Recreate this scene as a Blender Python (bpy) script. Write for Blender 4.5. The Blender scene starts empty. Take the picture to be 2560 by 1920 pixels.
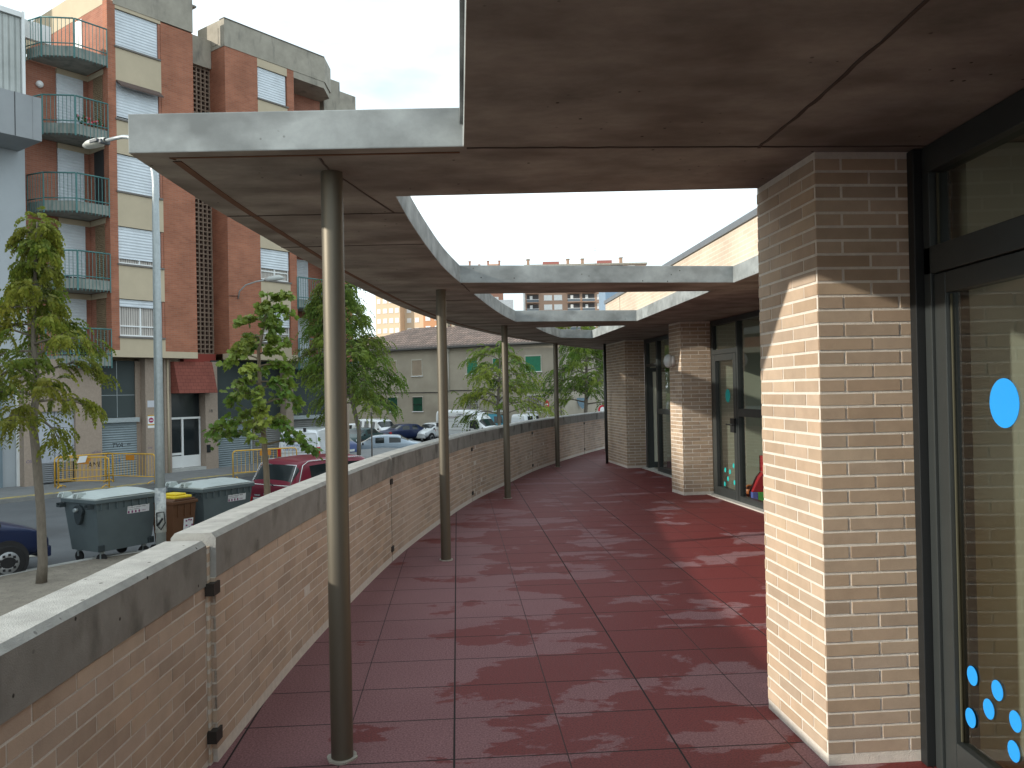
import bpy, bmesh, math, random
from mathutils import Vector, Matrix
S = bpy.context.scene
COL = S.collection
R = math.radians
# ---------------------------------------------------------------- camera
cam = bpy.data.objects.new("camera", bpy.data.cameras.new("camera"))
COL.objects.link(cam); S.camera = cam
cam.data.sensor_width = 36; cam.data.lens = 2071 / 2560 * 36
cam.data.clip_end = 2000; cam.data.clip_start = .02
p, r = R(.5), R(1.15)
F_ = Vector((0, math.cos(p), math.sin(p))); R0 = Vector((1, 0, 0)); U0 = Vector((0, -math.sin(p), math.cos(p)))
Rv = R0 * math.cos(r) - U0 * math.sin(r); Uv = U0 * math.cos(r) + R0 * math.sin(r)
cam.matrix_world = Matrix(((Rv.x, Uv.x, -F_.x, 0), (Rv.y, Uv.y, -F_.y, 0), (Rv.z, Uv.z, -F_.z, 1.64), (0, 0, 0, 1)))
# ---------------------------------------------------------------- light
SUN = Vector((-1, -.31, .36)).normalized()
W = bpy.data.worlds.new("World"); S.world = W; W.use_nodes = True
nt = W.node_tree; nt.nodes.clear()
N = nt.nodes.new; L = nt.links.new
out = N('ShaderNodeOutputWorld'); bg = N('ShaderNodeBackground'); sky = N('ShaderNodeTexSky')
sky.sky_type = 'NISHITA'; sky.sun_disc = False
sky.sun_elevation = math.asin(SUN.z); sky.sun_rotation = math.atan2(SUN.x, SUN.y)
sky.air_density = 1.0; sky.dust_density = 1.5
tc = N('ShaderNodeTexCoord'); mp = N('ShaderNodeMapping'); mp.inputs['Scale'].default_value = (1.6, 1.6, 4.5)
nz = N('ShaderNodeTexNoise'); nz.inputs['Scale'].default_value = 1.6; nz.inputs['Detail'].default_value = 6; nz.inputs['Roughness'].default_value = .55
rp = N('ShaderNodeValToRGB'); rp.color_ramp.elements[0].position = .34; rp.color_ramp.elements[1].position = .62
rp.color_ramp.elements[0].color = (.44, .44, .44, 1); rp.color_ramp.elements[1].color = (1, 1, 1, 1)
mx = N('ShaderNodeMixRGB'); mx.inputs[2].default_value = (8.2, 9.3, 9.7, 1)
L(tc.outputs['Generated'], mp.inputs[0]); L(mp.outputs[0], nz.inputs['Vector']); L(nz.outputs[0], rp.inputs[0])
L(rp.outputs[0], mx.inputs[0]); L(sky.outputs[0], mx.inputs[1]); L(mx.outputs[0], bg.inputs[0])
bg.inputs[1].default_value = .12; L(bg.outputs[0], out.inputs[0])
sl = bpy.data.lights.new("sun", 'SUN'); sl.energy = 3.1; sl.angle = R(.9); sl.color = (1, .93, .82)
so = bpy.data.objects.new("sun", sl); COL.objects.link(so); so.location = (-30, -10, 30)
so.rotation_mode = 'QUATERNION'; so.rotation_quaternion = (-SUN).to_track_quat('-Z', 'Y')
S.view_settings.view_transform = 'Standard'; S.view_settings.look = 'None'; S.view_settings.gamma = 1; S.view_settings.exposure = .60
S.cycles.max_bounces = 8; S.cycles.transparent_max_bounces = 16; S.cycles.caustics_reflective = False; S.cycles.caustics_refractive = False

# ---------------------------------------------------------------- materials
MATS = {}
def nodes(m): return m.node_tree.nodes, m.node_tree.links
def mat(name, c, rough=.7, metal=0, var=.12, scale=3., bump=0., bscale=40., spec=.4, attr=False, coat=0., stains=None, pits=False, coords='Object', stretch=(1, 1, 1)):
    """principled with two scales of noise in its colour, an optional per-face attribute and optional darker stains"""
    if name in MATS: return MATS[name]
    m = bpy.data.materials.new(name); m.use_nodes = True; MATS[name] = m
    n, l = nodes(m); b = n['Principled BSDF']
    b.inputs['Roughness'].default_value = rough; b.inputs['Metallic'].default_value = metal
    b.inputs['Specular IOR Level'].default_value = spec
    if coat: b.inputs['Coat Weight'].default_value = coat; b.inputs['Coat Roughness'].default_value = .06
    tcn = n.new('ShaderNodeTexCoord'); mpn = n.new('ShaderNodeMapping'); mpn.inputs['Scale'].default_value = stretch
    l.new(tcn.outputs[coords], mpn.inputs[0])
    a = n.new('ShaderNodeTexNoise'); a.inputs['Scale'].default_value = scale; a.inputs['Detail'].default_value = 8; a.inputs['Roughness'].default_value = .65
    l.new(mpn.outputs[0], a.inputs['Vector'])
    mr = n.new('ShaderNodeMapRange'); mr.inputs[1].default_value = .25; mr.inputs[2].default_value = .75
    mr.inputs[3].default_value = 1 - var; mr.inputs[4].default_value = 1 + var
    l.new(a.outputs[0], mr.inputs[0])
    vm = n.new('ShaderNodeVectorMath'); vm.operation = 'SCALE'; vm.inputs[0].default_value = c[:3]
    l.new(mr.outputs[0], vm.inputs['Scale']); last = vm.outputs[0]
    if attr:
        at = n.new('ShaderNodeAttribute'); at.attribute_name = 'tint'
        v2 = n.new('ShaderNodeVectorMath'); v2.operation = 'MULTIPLY'
        l.new(last, v2.inputs[0]); l.new(at.outputs['Color'], v2.inputs[1]); last = v2.outputs[0]
    if stains:
        sc, lo, hi, col, st = stains
        mp2 = n.new('ShaderNodeMapping'); mp2.inputs['Scale'].default_value = st; l.new(tcn.outputs[coords], mp2.inputs[0])
        s = n.new('ShaderNodeTexNoise'); s.inputs['Scale'].default_value = sc; s.inputs['Detail'].default_value = 5
        l.new(mp2.outputs[0], s.inputs['Vector'])
        m2 = n.new('ShaderNodeMapRange'); m2.inputs[1].default_value = lo; m2.inputs[2].default_value = hi
        l.new(s.outputs[0], m2.inputs[0])
        mm = n.new('ShaderNodeMixRGB'); mm.inputs[2].default_value = (*col, 1)
        l.new(m2.outputs[0], mm.inputs[0]); l.new(last, mm.inputs[1]); last = mm.outputs[0]
    if pits:
        s3 = n.new('ShaderNodeTexVoronoi'); s3.inputs['Scale'].default_value = 14; s3.inputs['Randomness'].default_value = 1
        l.new(tcn.outputs[coords], s3.inputs['Vector']); m3 = n.new('ShaderNodeMapRange'); m3.inputs[1].default_value = .07; m3.inputs[2].default_value = .11; m3.inputs[3].default_value = 1; m3.inputs[4].default_value = 0
        l.new(s3.outputs['Distance'], m3.inputs[0]); s4 = n.new('ShaderNodeTexNoise'); s4.inputs['Scale'].default_value = 2.3; l.new(tcn.outputs[coords], s4.inputs['Vector'])
        m4 = n.new('ShaderNodeMapRange'); m4.inputs[1].default_value = .52; m4.inputs[2].default_value = .56; l.new(s4.outputs[0], m4.inputs[0]); m5 = n.new('ShaderNodeMath'); m5.operation = 'MULTIPLY'
        l.new(m3.outputs[0], m5.inputs[0]); l.new(m4.outputs[0], m5.inputs[1]); mm3 = n.new('ShaderNodeMixRGB'); mm3.inputs[2].default_value = (.05, .045, .04, 1)
        l.new(m5.outputs[0], mm3.inputs[0]); l.new(last, mm3.inputs[1]); last = mm3.outputs[0]
    l.new(last, b.inputs['Base Color'])
    if bump:
        bn = n.new('ShaderNodeTexNoise'); bn.inputs['Scale'].default_value = bscale; bn.inputs['Detail'].default_value = 4
        l.new(mpn.outputs[0], bn.inputs['Vector'])
        bp = n.new('ShaderNodeBump'); bp.inputs['Strength'].default_value = bump; bp.inputs['Distance'].default_value = .01
        l.new(bn.outputs[0], bp.inputs['Height']); l.new(bp.outputs[0], b.inputs['Normal'])
    return m
def brickmat(name, c1, c2, mortar, bw=.25, bh=.06, ms=.005, rough=.85, bump=.35, offset=.5, freq=2, var=.15):
    if name in MATS: return MATS[name]
    m = bpy.data.materials.new(name); m.use_nodes = True; MATS[name] = m
    n, l = nodes(m); b = n['Principled BSDF']; b.inputs['Roughness'].default_value = rough; b.inputs['Specular IOR Level'].default_value = .25
    uv = n.new('ShaderNodeUVMap'); br = n.new('ShaderNodeTexBrick')
    br.inputs['Color1'].default_value = (*c1, 1); br.inputs['Color2'].default_value = (*c2, 1); br.inputs['Mortar'].default_value = (*mortar, 1)
    br.inputs['Scale'].default_value = 1; br.inputs['Mortar Size'].default_value = ms; br.inputs['Mortar Smooth'].default_value = .2
    br.inputs['Brick Width'].default_value = bw; br.inputs['Row Height'].default_value = bh; br.inputs['Bias'].default_value = 0
    br.offset = offset; br.offset_frequency = freq
    l.new(uv.outputs[0], br.inputs[0])
    a = n.new('ShaderNodeTexNoise'); a.inputs['Scale'].default_value = 1.1; a.inputs['Detail'].default_value = 8
    l.new(uv.outputs[0], a.inputs[0])
    mr = n.new('ShaderNodeMapRange'); mr.inputs[1].default_value = .3; mr.inputs[2].default_value = .7; mr.inputs[3].default_value = 1 - var; mr.inputs[4].default_value = 1 + var
    l.new(a.outputs[0], mr.inputs[0])
    vm = n.new('ShaderNodeVectorMath'); vm.operation = 'SCALE'; l.new(br.outputs[0], vm.inputs[0]); l.new(mr.outputs[0], vm.inputs['Scale'])
    l.new(vm.outputs[0], b.inputs['Base Color'])
    bp = n.new('ShaderNodeBump'); bp.inputs['Strength'].default_value = bump; bp.inputs['Distance'].default_value = .006; bp.invert = True
    l.new(br.outputs['Fac'], bp.inputs['Height']); l.new(bp.outputs[0], b.inputs['Normal'])
    return m
def slatmat(name, c, pitch=.06, rough=.5, metal=0, dirt=.15, vertical=False, depth=.02):
    """rolling shutter / corrugated sheet: horizontal (or vertical) waves by height"""
    if name in MATS: return MATS[name]
    m = mat(name, c, rough, metal, dirt, 1.3); n, l = nodes(m); b = n['Principled BSDF']
    uv = n.new('ShaderNodeUVMap'); w = n.new('ShaderNodeTexWave'); w.wave_type = 'BANDS'; w.bands_direction = 'X' if vertical else 'Y'
    w.inputs['Scale'].default_value = 2 * math.pi / pitch / 20.0; w.inputs['Distortion'].default_value = 0
    l.new(uv.outputs[0], w.inputs[0])
    bp = n.new('ShaderNodeBump'); bp.inputs['Strength'].default_value = .8; bp.inputs['Distance'].default_value = depth
    l.new(w.outputs['Fac'], bp.inputs['Height']); l.new(bp.outputs[0], b.inputs['Normal'])
    return m
def glassmat(name, tint=(.8, .85, .82), ior=1.5, boost=1.8):
    if name in MATS: return MATS[name]
    m = bpy.data.materials.new(name); m.use_nodes = True; MATS[name] = m
    n, l = nodes(m); n.clear(); o = n.new('ShaderNodeOutputMaterial')
    t = n.new('ShaderNodeBsdfTransparent'); t.inputs[0].default_value = (*tint, 1)
    g = n.new('ShaderNodeBsdfGlossy'); g.inputs['Roughness'].default_value = .005
    f = n.new('ShaderNodeFresnel'); f.inputs[0].default_value = ior
    mu = n.new('ShaderNodeMath'); mu.operation = 'MULTIPLY'; mu.inputs[1].default_value = boost; mu.use_clamp = True
    mxs = n.new('ShaderNodeMixShader')
    l.new(f.outputs[0], mu.inputs[0]); l.new(mu.outputs[0], mxs.inputs[0]); l.new(t.outputs[0], mxs.inputs[1]); l.new(g.outputs[0], mxs.inputs[2]); l.new(mxs.outputs[0], o.inputs[0])
    return m
def leafmat(name, c, c2):
    if name in MATS: return MATS[name]
    m = bpy.data.materials.new(name); m.use_nodes = True; MATS[name] = m
    n, l = nodes(m); n.clear(); o = n.new('ShaderNodeOutputMaterial')
    at = n.new('ShaderNodeAttribute'); at.attribute_name = 'tint'
    mixc = n.new('ShaderNodeMixRGB'); mixc.inputs[1].default_value = (*c, 1); mixc.inputs[2].default_value = (*c2, 1)
    sp = n.new('ShaderNodeSeparateColor'); l.new(at.outputs['Color'], sp.inputs[0]); l.new(sp.outputs[0], mixc.inputs[0])
    vm = n.new('ShaderNodeVectorMath'); vm.operation = 'SCALE'; l.new(mixc.outputs[0], vm.inputs[0]); l.new(sp.outputs[1], vm.inputs['Scale'])
    d = n.new('ShaderNodeBsdfPrincipled'); d.inputs['Roughness'].default_value = .45; d.inputs['Specular IOR Level'].default_value = .35
    t = n.new('ShaderNodeBsdfTranslucent'); mxs = n.new('ShaderNodeMixShader'); mxs.inputs[0].default_value = .35
    l.new(vm.outputs[0], d.inputs['Base Color']); l.new(vm.outputs[0], t.inputs[0])
    l.new(d.outputs[0], mxs.inputs[1]); l.new(t.outputs[0], mxs.inputs[2]); l.new(mxs.outputs[0], o.inputs[0])
    return m

# ---------------------------------------------------------------- mesh builder
class Fr:
    """local frame: u along D, w along N (outwards/sideways), z up"""
    def __init__(s, P=(0, 0), deg=0., z=0., flip=False):
        a = R(deg); s.P = Vector((P[0], P[1], z)); s.D = Vector((math.cos(a), math.sin(a), 0))
        s.N = Vector((-s.D.y, s.D.x, 0)) * (-1 if flip else 1)
    def __call__(s, u, w, z): return s.P + s.D * u + s.N * w + Vector((0, 0, z))
ID = Fr()
class MB:
    def __init__(s): s.v = []; s.f = []; s.m = []; s.t = []; s.sm = []
    def quad(s, pts, m=0, t=None, sm=False):
        k = len(s.v); s.v += [tuple(q) for q in pts]; s.f.append(tuple(range(k, k + len(pts)))); s.m.append(m); s.t.append(t or (1, 1, 1)); s.sm.append(sm)
    def box(s, u0, u1, w0, w1, z0, z1, fr=ID, m=0, t=None):
        if u0 > u1: u0, u1 = u1, u0
        if w0 > w1: w0, w1 = w1, w0
        if z0 > z1: z0, z1 = z1, z0
        P = [fr(u, w, z) for z in (z0, z1) for w in (w0, w1) for u in (u0, u1)]
        k = len(s.v); s.v += [tuple(q) for q in P]
        fl = ((0, 2, 3, 1), (4, 5, 7, 6), (0, 1, 5, 4), (2, 6, 7, 3), (0, 4, 6, 2), (1, 3, 7, 5))
        inv = fr.D.cross(fr.N).z < 0
        for q in fl:
            q = q[::-1] if inv else q
            s.f.append(tuple(k + i for i in q)); s.m.append(m); s.t.append(t or (1, 1, 1)); s.sm.append(False)
        return s
    def prism(s, poly, w0, w1, fr=ID, m=0, cap=True):
        """poly of (u,z), extruded from w0 to w1"""
        k = len(s.v); n = len(poly)
        s.v += [tuple(fr(u, w0, z)) for u, z in poly] + [tuple(fr(u, w1, z)) for u, z in poly]
        for i in range(n):
            j = (i + 1) % n; s.f.append((k + i, k + j, k + n + j, k + n + i)); s.m.append(m); s.t.append((1, 1, 1)); s.sm.append(False)
        if cap:
            s.f.append(tuple(k + i for i in range(n))[::-1]); s.f.append(tuple(k + n + i for i in range(n)))
            s.m += [m, m]; s.t += [(1, 1, 1)] * 2; s.sm += [False] * 2
        return s
    def slab(s, poly, z0, z1, m=0):
        k = len(s.v); n = len(poly)
        s.v += [(x, y, z0) for x, y in poly] + [(x, y, z1) for x, y in poly]
        for i in range(n):
            j = (i + 1) % n; s.f.append((k + i, k + j, k + n + j, k + n + i)); s.m.append(m); s.t.append((1, 1, 1)); s.sm.append(False)
        s.f.append(tuple(k + i for i in range(n))[::-1]); s.f.append(tuple(k + n + i for i in range(n)))
        s.m += [m, m]; s.t += [(1, 1, 1)] * 2; s.sm += [False] * 2
        return s
    def tube(s, pts, rad, seg=8, m=0, cap=True, sm=True, t=None):
        pts = [Vector(q) for q in pts]
        if not isinstance(rad, (list, tuple)): rad = [rad] * len(pts)
        k = len(s.v); n = len(pts); pu = None
        for i, q in enumerate(pts):
            d = (pts[min(i + 1, n - 1)] - pts[max(i - 1, 0)]).normalized()
            if pu is None:
                a = Vector((0, 0, 1)) if abs(d.z) < .9 else Vector((1, 0, 0)); u = d.cross(a).normalized()
            else: u = (pu - d * pu.dot(d)).normalized()
            pu = u; w = d.cross(u)
            for j in range(seg):
                an = 2 * math.pi * j / seg; s.v.append(tuple(q + (u * math.cos(an) + w * math.sin(an)) * rad[i]))
        for i in range(n - 1):
            for j in range(seg):
                a = k + i * seg + j; b = k + i * seg + (j + 1) % seg
                s.f.append((a, b, b + seg, a + seg)); s.m.append(m); s.t.append(t or (1, 1, 1)); s.sm.append(sm)
        if cap:
            s.f.append(tuple(k + j for j in range(seg))[::-1]); s.f.append(tuple(k + (n - 1) * seg + j for j in range(seg)))
            s.m += [m, m]; s.t += [t or (1, 1, 1)] * 2; s.sm += [False] * 2
        return s
    def sphere(s, c, rad, m=0, seg=16, rings=10, sc=(1, 1, 1)):
        k = len(s.v); c = Vector(c)
        for i in range(rings + 1):
            th = math.pi * i / rings
            for j in range(seg):
                ph = 2 * math.pi * j / seg
                s.v.append((c.x + rad * sc[0] * math.sin(th) * math.cos(ph), c.y + rad * sc[1] * math.sin(th) * math.sin(ph), c.z + rad * sc[2] * math.cos(th)))
        for i in range(rings):
            for j in range(seg):
                a = k + i * seg + j; b = k + i * seg + (j + 1) % seg
                s.f.append((a, a + seg, b + seg, b)); s.m.append(m); s.t.append((1, 1, 1)); s.sm.append(True)
        return s
    def build(s, name, mats, parent=None, world=True, recalc=False, bevel=0.):
        me = bpy.data.meshes.new(name); me.from_pydata(s.v, [], s.f)
        if not isinstance(mats, (list, tuple)): mats = [mats]
        for q in mats: me.materials.append(q)
        me.uv_layers.new(name='UVMap'); me.color_attributes.new('tint', 'BYTE_COLOR', 'CORNER')
        for pl in me.polygons:
            pl.material_index = s.m[pl.index]; pl.use_smooth = s.sm[pl.index]
        me.update()
        ud = me.uv_layers['UVMap'].data; cd = me.color_attributes['tint'].data; vs = me.vertices
        for pl in me.polygons:
            n = pl.normal; t = s.t[pl.index]
            hor = abs(n.z) > .7
            if not hor:
                ln = math.hypot(n.x, n.y) or 1; tx, ty = -n.y / ln, n.x / ln
                if tx < -.001 or (abs(tx) < .001 and ty < 0): tx, ty = -tx, -ty
            for li in pl.loop_indices:
                c = vs[me.loops[li].vertex_index].co
                ud[li].uv = (c.x, c.y) if hor else (c.x * tx + c.y * ty, c.z)
                cd[li].color = (t[0], t[1], t[2], 1)
        if recalc:
            b = bmesh.new(); b.from_mesh(me); bmesh.ops.remove_doubles(b, verts=b.verts, dist=1e-5); bmesh.ops.recalc_face_normals(b, faces=b.faces); b.to_mesh(me); b.free()
        o = bpy.data.objects.new(name, me); COL.objects.link(o)
        if parent:
            o.parent = parent
            if world: o.matrix_parent_inverse = pmat(parent).inverted()
        if bevel:
            md = o.modifiers.new('bevel', 'BEVEL'); md.width = bevel; md.segments = 2; md.limit_method = 'ANGLE'; md.angle_limit = R(40)
        return o
def pmat(o):
    m = Matrix.LocRotScale(o.location, o.rotation_euler, o.scale)
    if o.parent: m = pmat(o.parent) @ o.matrix_parent_inverse @ m
    return m
def tag(o, label=None, cat=None, group=None, kind=None):
    if label: o['label'] = label
    if cat: o['category'] = cat
    if group: o['group'] = group
    if kind: o['kind'] = kind
    return o
def thing(name, loc, label, cat, rz=0., group=None):
    o = bpy.data.objects.new(name, None); COL.objects.link(o); o.empty_display_size = .3
    o.location = loc; o.rotation_euler = (0, 0, rz); return tag(o, label, cat, group)
def copy_tree(o, parent=None):
    c = o.copy(); COL.objects.link(c)
    if parent: c.parent = parent
    for ch in [q for q in ALLCH(o)]: copy_tree(ch, c)
    return c
def ALLCH(o): return list(o.children)
def text(name, s, size, M, mt, parent=None, ext=.002, align='LEFT', shear=0., bold=0.):
    cu = bpy.data.curves.new(name, 'FONT'); cu.body = s; cu.size = size; cu.extrude = ext; cu.align_x = align; cu.shear = shear; cu.offset = bold
    o = bpy.data.objects.new(name, cu); COL.objects.link(o); bpy.context.view_layer.update()
    me = bpy.data.meshes.new_from_object(o.evaluated_get(bpy.context.evaluated_depsgraph_get()))
    bpy.data.objects.remove(o); me.materials.clear(); me.materials.append(mt)
    me.transform(M); o = bpy.data.objects.new(name, me); COL.objects.link(o)
    if parent: o.parent = parent; o.matrix_parent_inverse = pmat(parent).inverted()
    return o
def TM(P, udir, zdir=(0, 0, 1), lean=0.):
    """text matrix: baseline along udir, up zdir, at P"""
    x = Vector(udir).normalized(); y = Vector(zdir).normalized(); z = x.cross(y)
    return Matrix(((x.x, y.x, z.x, P[0]), (x.y, y.y, z.y, P[1]), (x.z, y.z, z.z, P[2]), (0, 0, 0, 1)))

G = -1.42
def zg(x, y):
    t = min(1, max(0, (y - 34) / 16.)); return G - .73 * t * t * (3 - 2 * t)

# materials
M_brk = mat('tan_brick_face', (.50, .385, .28), .8, 0, .12, 9, .2, 200, attr=True, spec=.3)
M_mor = mat('pale_mortar', (.76, .71, .63), .95, 0, .12, 25, .7, 220, spec=.1)
M_brk2 = mat('parapet_brick_face', (.56, .435, .335), .8, 0, .14, 7, .2, 200, attr=True, spec=.25,
             stains=(1.5, .52, .75, (.60, .48, .39), (1, 1, .5)))
M_mor2 = mat('grey_mortar', (.74, .69, .62), .95, 0, .12, 25, .7, 220, spec=.1)
M_upper = brickmat('upper_tan_brick', (.58, .475, .37), (.52, .42, .325), (.64, .57, .48), ms=.005)
M_conc = mat('fair_faced_concrete', (.295, .32, .32), .85, 0, .36, 3.0, .08, 200, spec=.25, stains=(3.4, .44, .70, (.175, .19, .19), (1, 1, 1.6)), pits=True)
M_ceil = mat('slab_underside_concrete', (.315, .305, .27), .85, 0, .42, 2.6, .10, 120, spec=.2, stretch=(.8, 1.3, 1), stains=(2.0, .46, .76, (.155, .135, .115), (.9, 1.3, 1)), pits=True)
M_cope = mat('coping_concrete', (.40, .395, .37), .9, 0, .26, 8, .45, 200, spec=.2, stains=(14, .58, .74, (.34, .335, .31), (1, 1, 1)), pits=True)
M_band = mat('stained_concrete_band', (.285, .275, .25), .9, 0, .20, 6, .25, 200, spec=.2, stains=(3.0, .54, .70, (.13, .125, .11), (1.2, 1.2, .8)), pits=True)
M_bronze = mat('bronze_anodised_metal', (.145, .128, .098), .5, .6, .10, 5, .04, 60, spec=.5, stretch=(1, 1, .2))
M_dark = mat('dark_grey_aluminium', (.045, .052, .052), .38, .3, .08, 6, 0, spec=.5)
M_black = mat('black_jamb', (.012, .014, .015), .5, 0, .1, 6)
M_glass = glassmat('window_glass')
M_cglass = mat('car_glass', (.016, .022, .024), .1, 0, .1, 3, spec=.5)
M_seam = mat('slab_joint', (.085, .07, .06), .9, 0, .2, 6)
M_groove = mat('drip_groove', (.16, .085, .05), .9, 0, .2, 6)
M_white = mat('white_paint', (.78, .79, .78), .5, 0, .05, 2)
M_steel = mat('galvanised_steel', (.36, .40, .41), .45, .5, .14, 14, .05, 60)
M_bar = mat('barrier_yellow', (.62, .36, .05), .5, 0, .15, 6)
M_asph = None

# ================================================================ GROUND
def floor_mat():
    m = bpy.data.materials.new('red_rubber_tiles'); m.use_nodes = True; n, l = nodes(m); b = n['Principled BSDF']
    tcn = n.new('ShaderNodeTexCoord'); mpn = n.new('ShaderNodeMapping'); mpn.vector_type = 'POINT'
    mpn.inputs['Rotation'].default_value = (0, 0, -R(3.8)); mpn.inputs['Location'].default_value = (.045, -.02, 0)
    l.new(tcn.outputs['Object'], mpn.inputs[0])
    def grid(bw, bh, ms):
        br = n.new('ShaderNodeTexBrick'); br.offset = 0; br.squash = 1
        for k, v in (('Scale', 1), ('Mortar Size', ms), ('Mortar Smooth', .35), ('Brick Width', bw), ('Row Height', bh), ('Bias', 0)): br.inputs[k].default_value = v
        br.inputs['Color1'].default_value = (1, 1, 1, 1); br.inputs['Color2'].default_value = (.82, .82, .82, 1); br.inputs['Mortar'].default_value = (0, 0, 0, 1)
        l.new(mpn.outputs[0], br.inputs[0]); return br
    g1 = grid(1.02, .4635, .0055); g2 = grid(.51, .4635, .0035)
    # wet mask
    no = n.new('ShaderNodeTexNoise'); no.inputs['Scale'].default_value = 1.35; no.inputs['Detail'].default_value = 8; no.inputs['Roughness'].default_value = .60; no.inputs['Distortion'].default_value = .25
    mpw = n.new('ShaderNodeMapping'); mpw.inputs['Scale'].default_value = (.75, 1.25, 1); l.new(mpn.outputs[0], mpw.inputs[0]); l.new(mpw.outputs[0], no.inputs[0])
    sx = n.new('ShaderNodeSeparateXYZ'); l.new(mpn.outputs[0], sx.inputs[0])
    def math_(op, a, bb, clamp=False):
        q = n.new('ShaderNodeMath'); q.operation = op; q.use_clamp = clamp
        for i, v in enumerate((a, bb)):
            if isinstance(v, (int, float)): q.inputs[i].default_value = v
            elif v is not None: l.new(v, q.inputs[i])
        return q.outputs[0]
    gx = math_('MULTIPLY', math_('MINIMUM', sx.outputs[0], 1.15), .125)
    tilevar = math_('MULTIPLY', g1.outputs[0], .16)
    s = math_('ADD', no.outputs[0], gx); s = math_('ADD', s, tilevar)
    mr = n.new('ShaderNodeMapRange'); mr.inputs[1].default_value = .712; mr.inputs[2].default_value = .726; l.new(s, mr.inputs[0]); wet = mr.outputs[0]
    fine = n.new('ShaderNodeTexNoise'); fine.inputs['Scale'].default_value = 110; fine.inputs['Detail'].default_value = 3; l.new(tcn.outputs['Object'], fine.inputs[0])
    big = n.new('ShaderNodeTexNoise'); big.inputs['Scale'].default_value = 1.0; big.inputs['Detail'].default_value = 6; l.new(mpn.outputs[0], big.inputs[0])
    dry = n.new('ShaderNodeMixRGB'); dry.inputs[1].default_value = (.180, .080, .086, 1); dry.inputs[2].default_value = (.255, .130, .136, 1); l.new(big.outputs[0], dry.inputs[0])
    mxw = n.new('ShaderNodeMixRGB'); mxw.inputs[2].default_value = (.145, .020, .019, 1); l.new(wet, mxw.inputs[0]); l.new(dry.outputs[0], mxw.inputs[1])
    fr = n.new('ShaderNodeMapRange'); fr.inputs[1].default_value = .3; fr.inputs[2].default_value = .7; fr.inputs[3].default_value = .62; fr.inputs[4].default_value = 1.38; l.new(fine.outputs[0], fr.inputs[0])
    v1 = n.new('ShaderNodeVectorMath'); v1.operation = 'SCALE'; l.new(mxw.outputs[0], v1.inputs[0]); l.new(fr.outputs[0], v1.inputs['Scale'])
    j = math_('MAXIMUM', g1.outputs['Fac'], math_('MULTIPLY', g2.outputs['Fac'], .8))
    mj = n.new('ShaderNodeMixRGB'); mj.inputs[2].default_value = (.012, .008, .008, 1); l.new(j, mj.inputs[0]); l.new(v1.outputs[0], mj.inputs[1])
    l.new(mj.outputs[0], b.inputs['Base Color'])
    ro = n.new('ShaderNodeMapRange'); ro.inputs[3].default_value = .82; ro.inputs[4].default_value = .62; l.new(wet, ro.inputs[0]); l.new(ro.outputs[0], b.inputs['Roughness'])
    b.inputs['Specular IOR Level'].default_value = .35
    bp = n.new('ShaderNodeBump'); bp.inputs['Strength'].default_value = .35; bp.inputs['Distance'].default_value = .004
    l.new(fine.outputs[0], bp.inputs['Height']); bp2 = n.new('ShaderNodeBump'); bp2.invert = True; bp2.inputs['Strength'].default_value = .6; bp2.inputs['Distance'].default_value = .004
    l.new(j, bp2.inputs['Height']); l.new(bp.outputs[0], bp2.inputs['Normal']); l.new(bp2.outputs[0], b.inputs['Normal'])
    return m
# parapet inner line (x as a function of y)
PK = [(-3, -1.02), (-1, -1.18), (2, -1.315), (3.75, -1.355), (5.5, -1.345), (8.13, -1.20), (10.3, -.95), (12.45, -.62), (14.6, -.14), (16.9, .40), (19, 1.05), (21.3, 1.86), (24, 2.95), (27, 4.3)]
def px(y):
    for i in range(len(PK) - 1):
        if y <= PK[i + 1][0] or i == len(PK) - 2:
            y0, x0 = PK[max(i - 1, 0)]; y1, x1 = PK[i]; y2, x2 = PK[i + 1]; y3, x3 = PK[min(i + 2, len(PK) - 1)]
            t = (y - y1) / (y2 - y1); m1 = (x2 - x0) / (y2 - y0) * (y2 - y1); m2 = (x3 - x1) / (y3 - y1) * (y2 - y1)
            return (2 * t**3 - 3 * t**2 + 1) * x1 + (t**3 - 2 * t**2 + t) * m1 + (-2 * t**3 + 3 * t**2) * x2 + (t**3 - t**2) * m2
b = MB()
ys = [-5 + .5 * i for i in range(65)]
poly = [(px(max(y, -3)) - .05, y) for y in ys] + [(7.5, 27), (7.5, -5)]
b.slab(poly, G - .6, 0.0); tag(b.build('terrace_floor', floor_mat(), recalc=True), kind='structure')
# street ground : one sheet with the fall of the road
M_road = mat('street_asphalt', (.115, .122, .128), .85, 0, .16, .9, .5, 120, spec=.3, stains=(.35, .5, .7, (.085, .088, .092), (1, 1, 1)))
b = MB(); xs = [-400, -200, -90, -60, -45, -35, -28, -22, -18, -14, -10, -6, -2, 2, 6, 10, 16, 25, 40, 80, 200, 400]
yy = [-200, -60, -20, -5, 5, 12, 18, 24, 30, 34, 37, 40, 43, 46, 50, 56, 64, 75, 90, 130, 200, 320, 600]
for i in range(len(xs) - 1):
    for j in range(len(yy) - 1):
        b.quad([(x, y, zg(x, y) - .01) for x, y in ((xs[i], yy[j]), (xs[i + 1], yy[j]), (xs[i + 1], yy[j + 1]), (xs[i], yy[j + 1]))], sm=True)
tag(b.build('street_ground', M_road, recalc=True), kind='structure')
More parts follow.
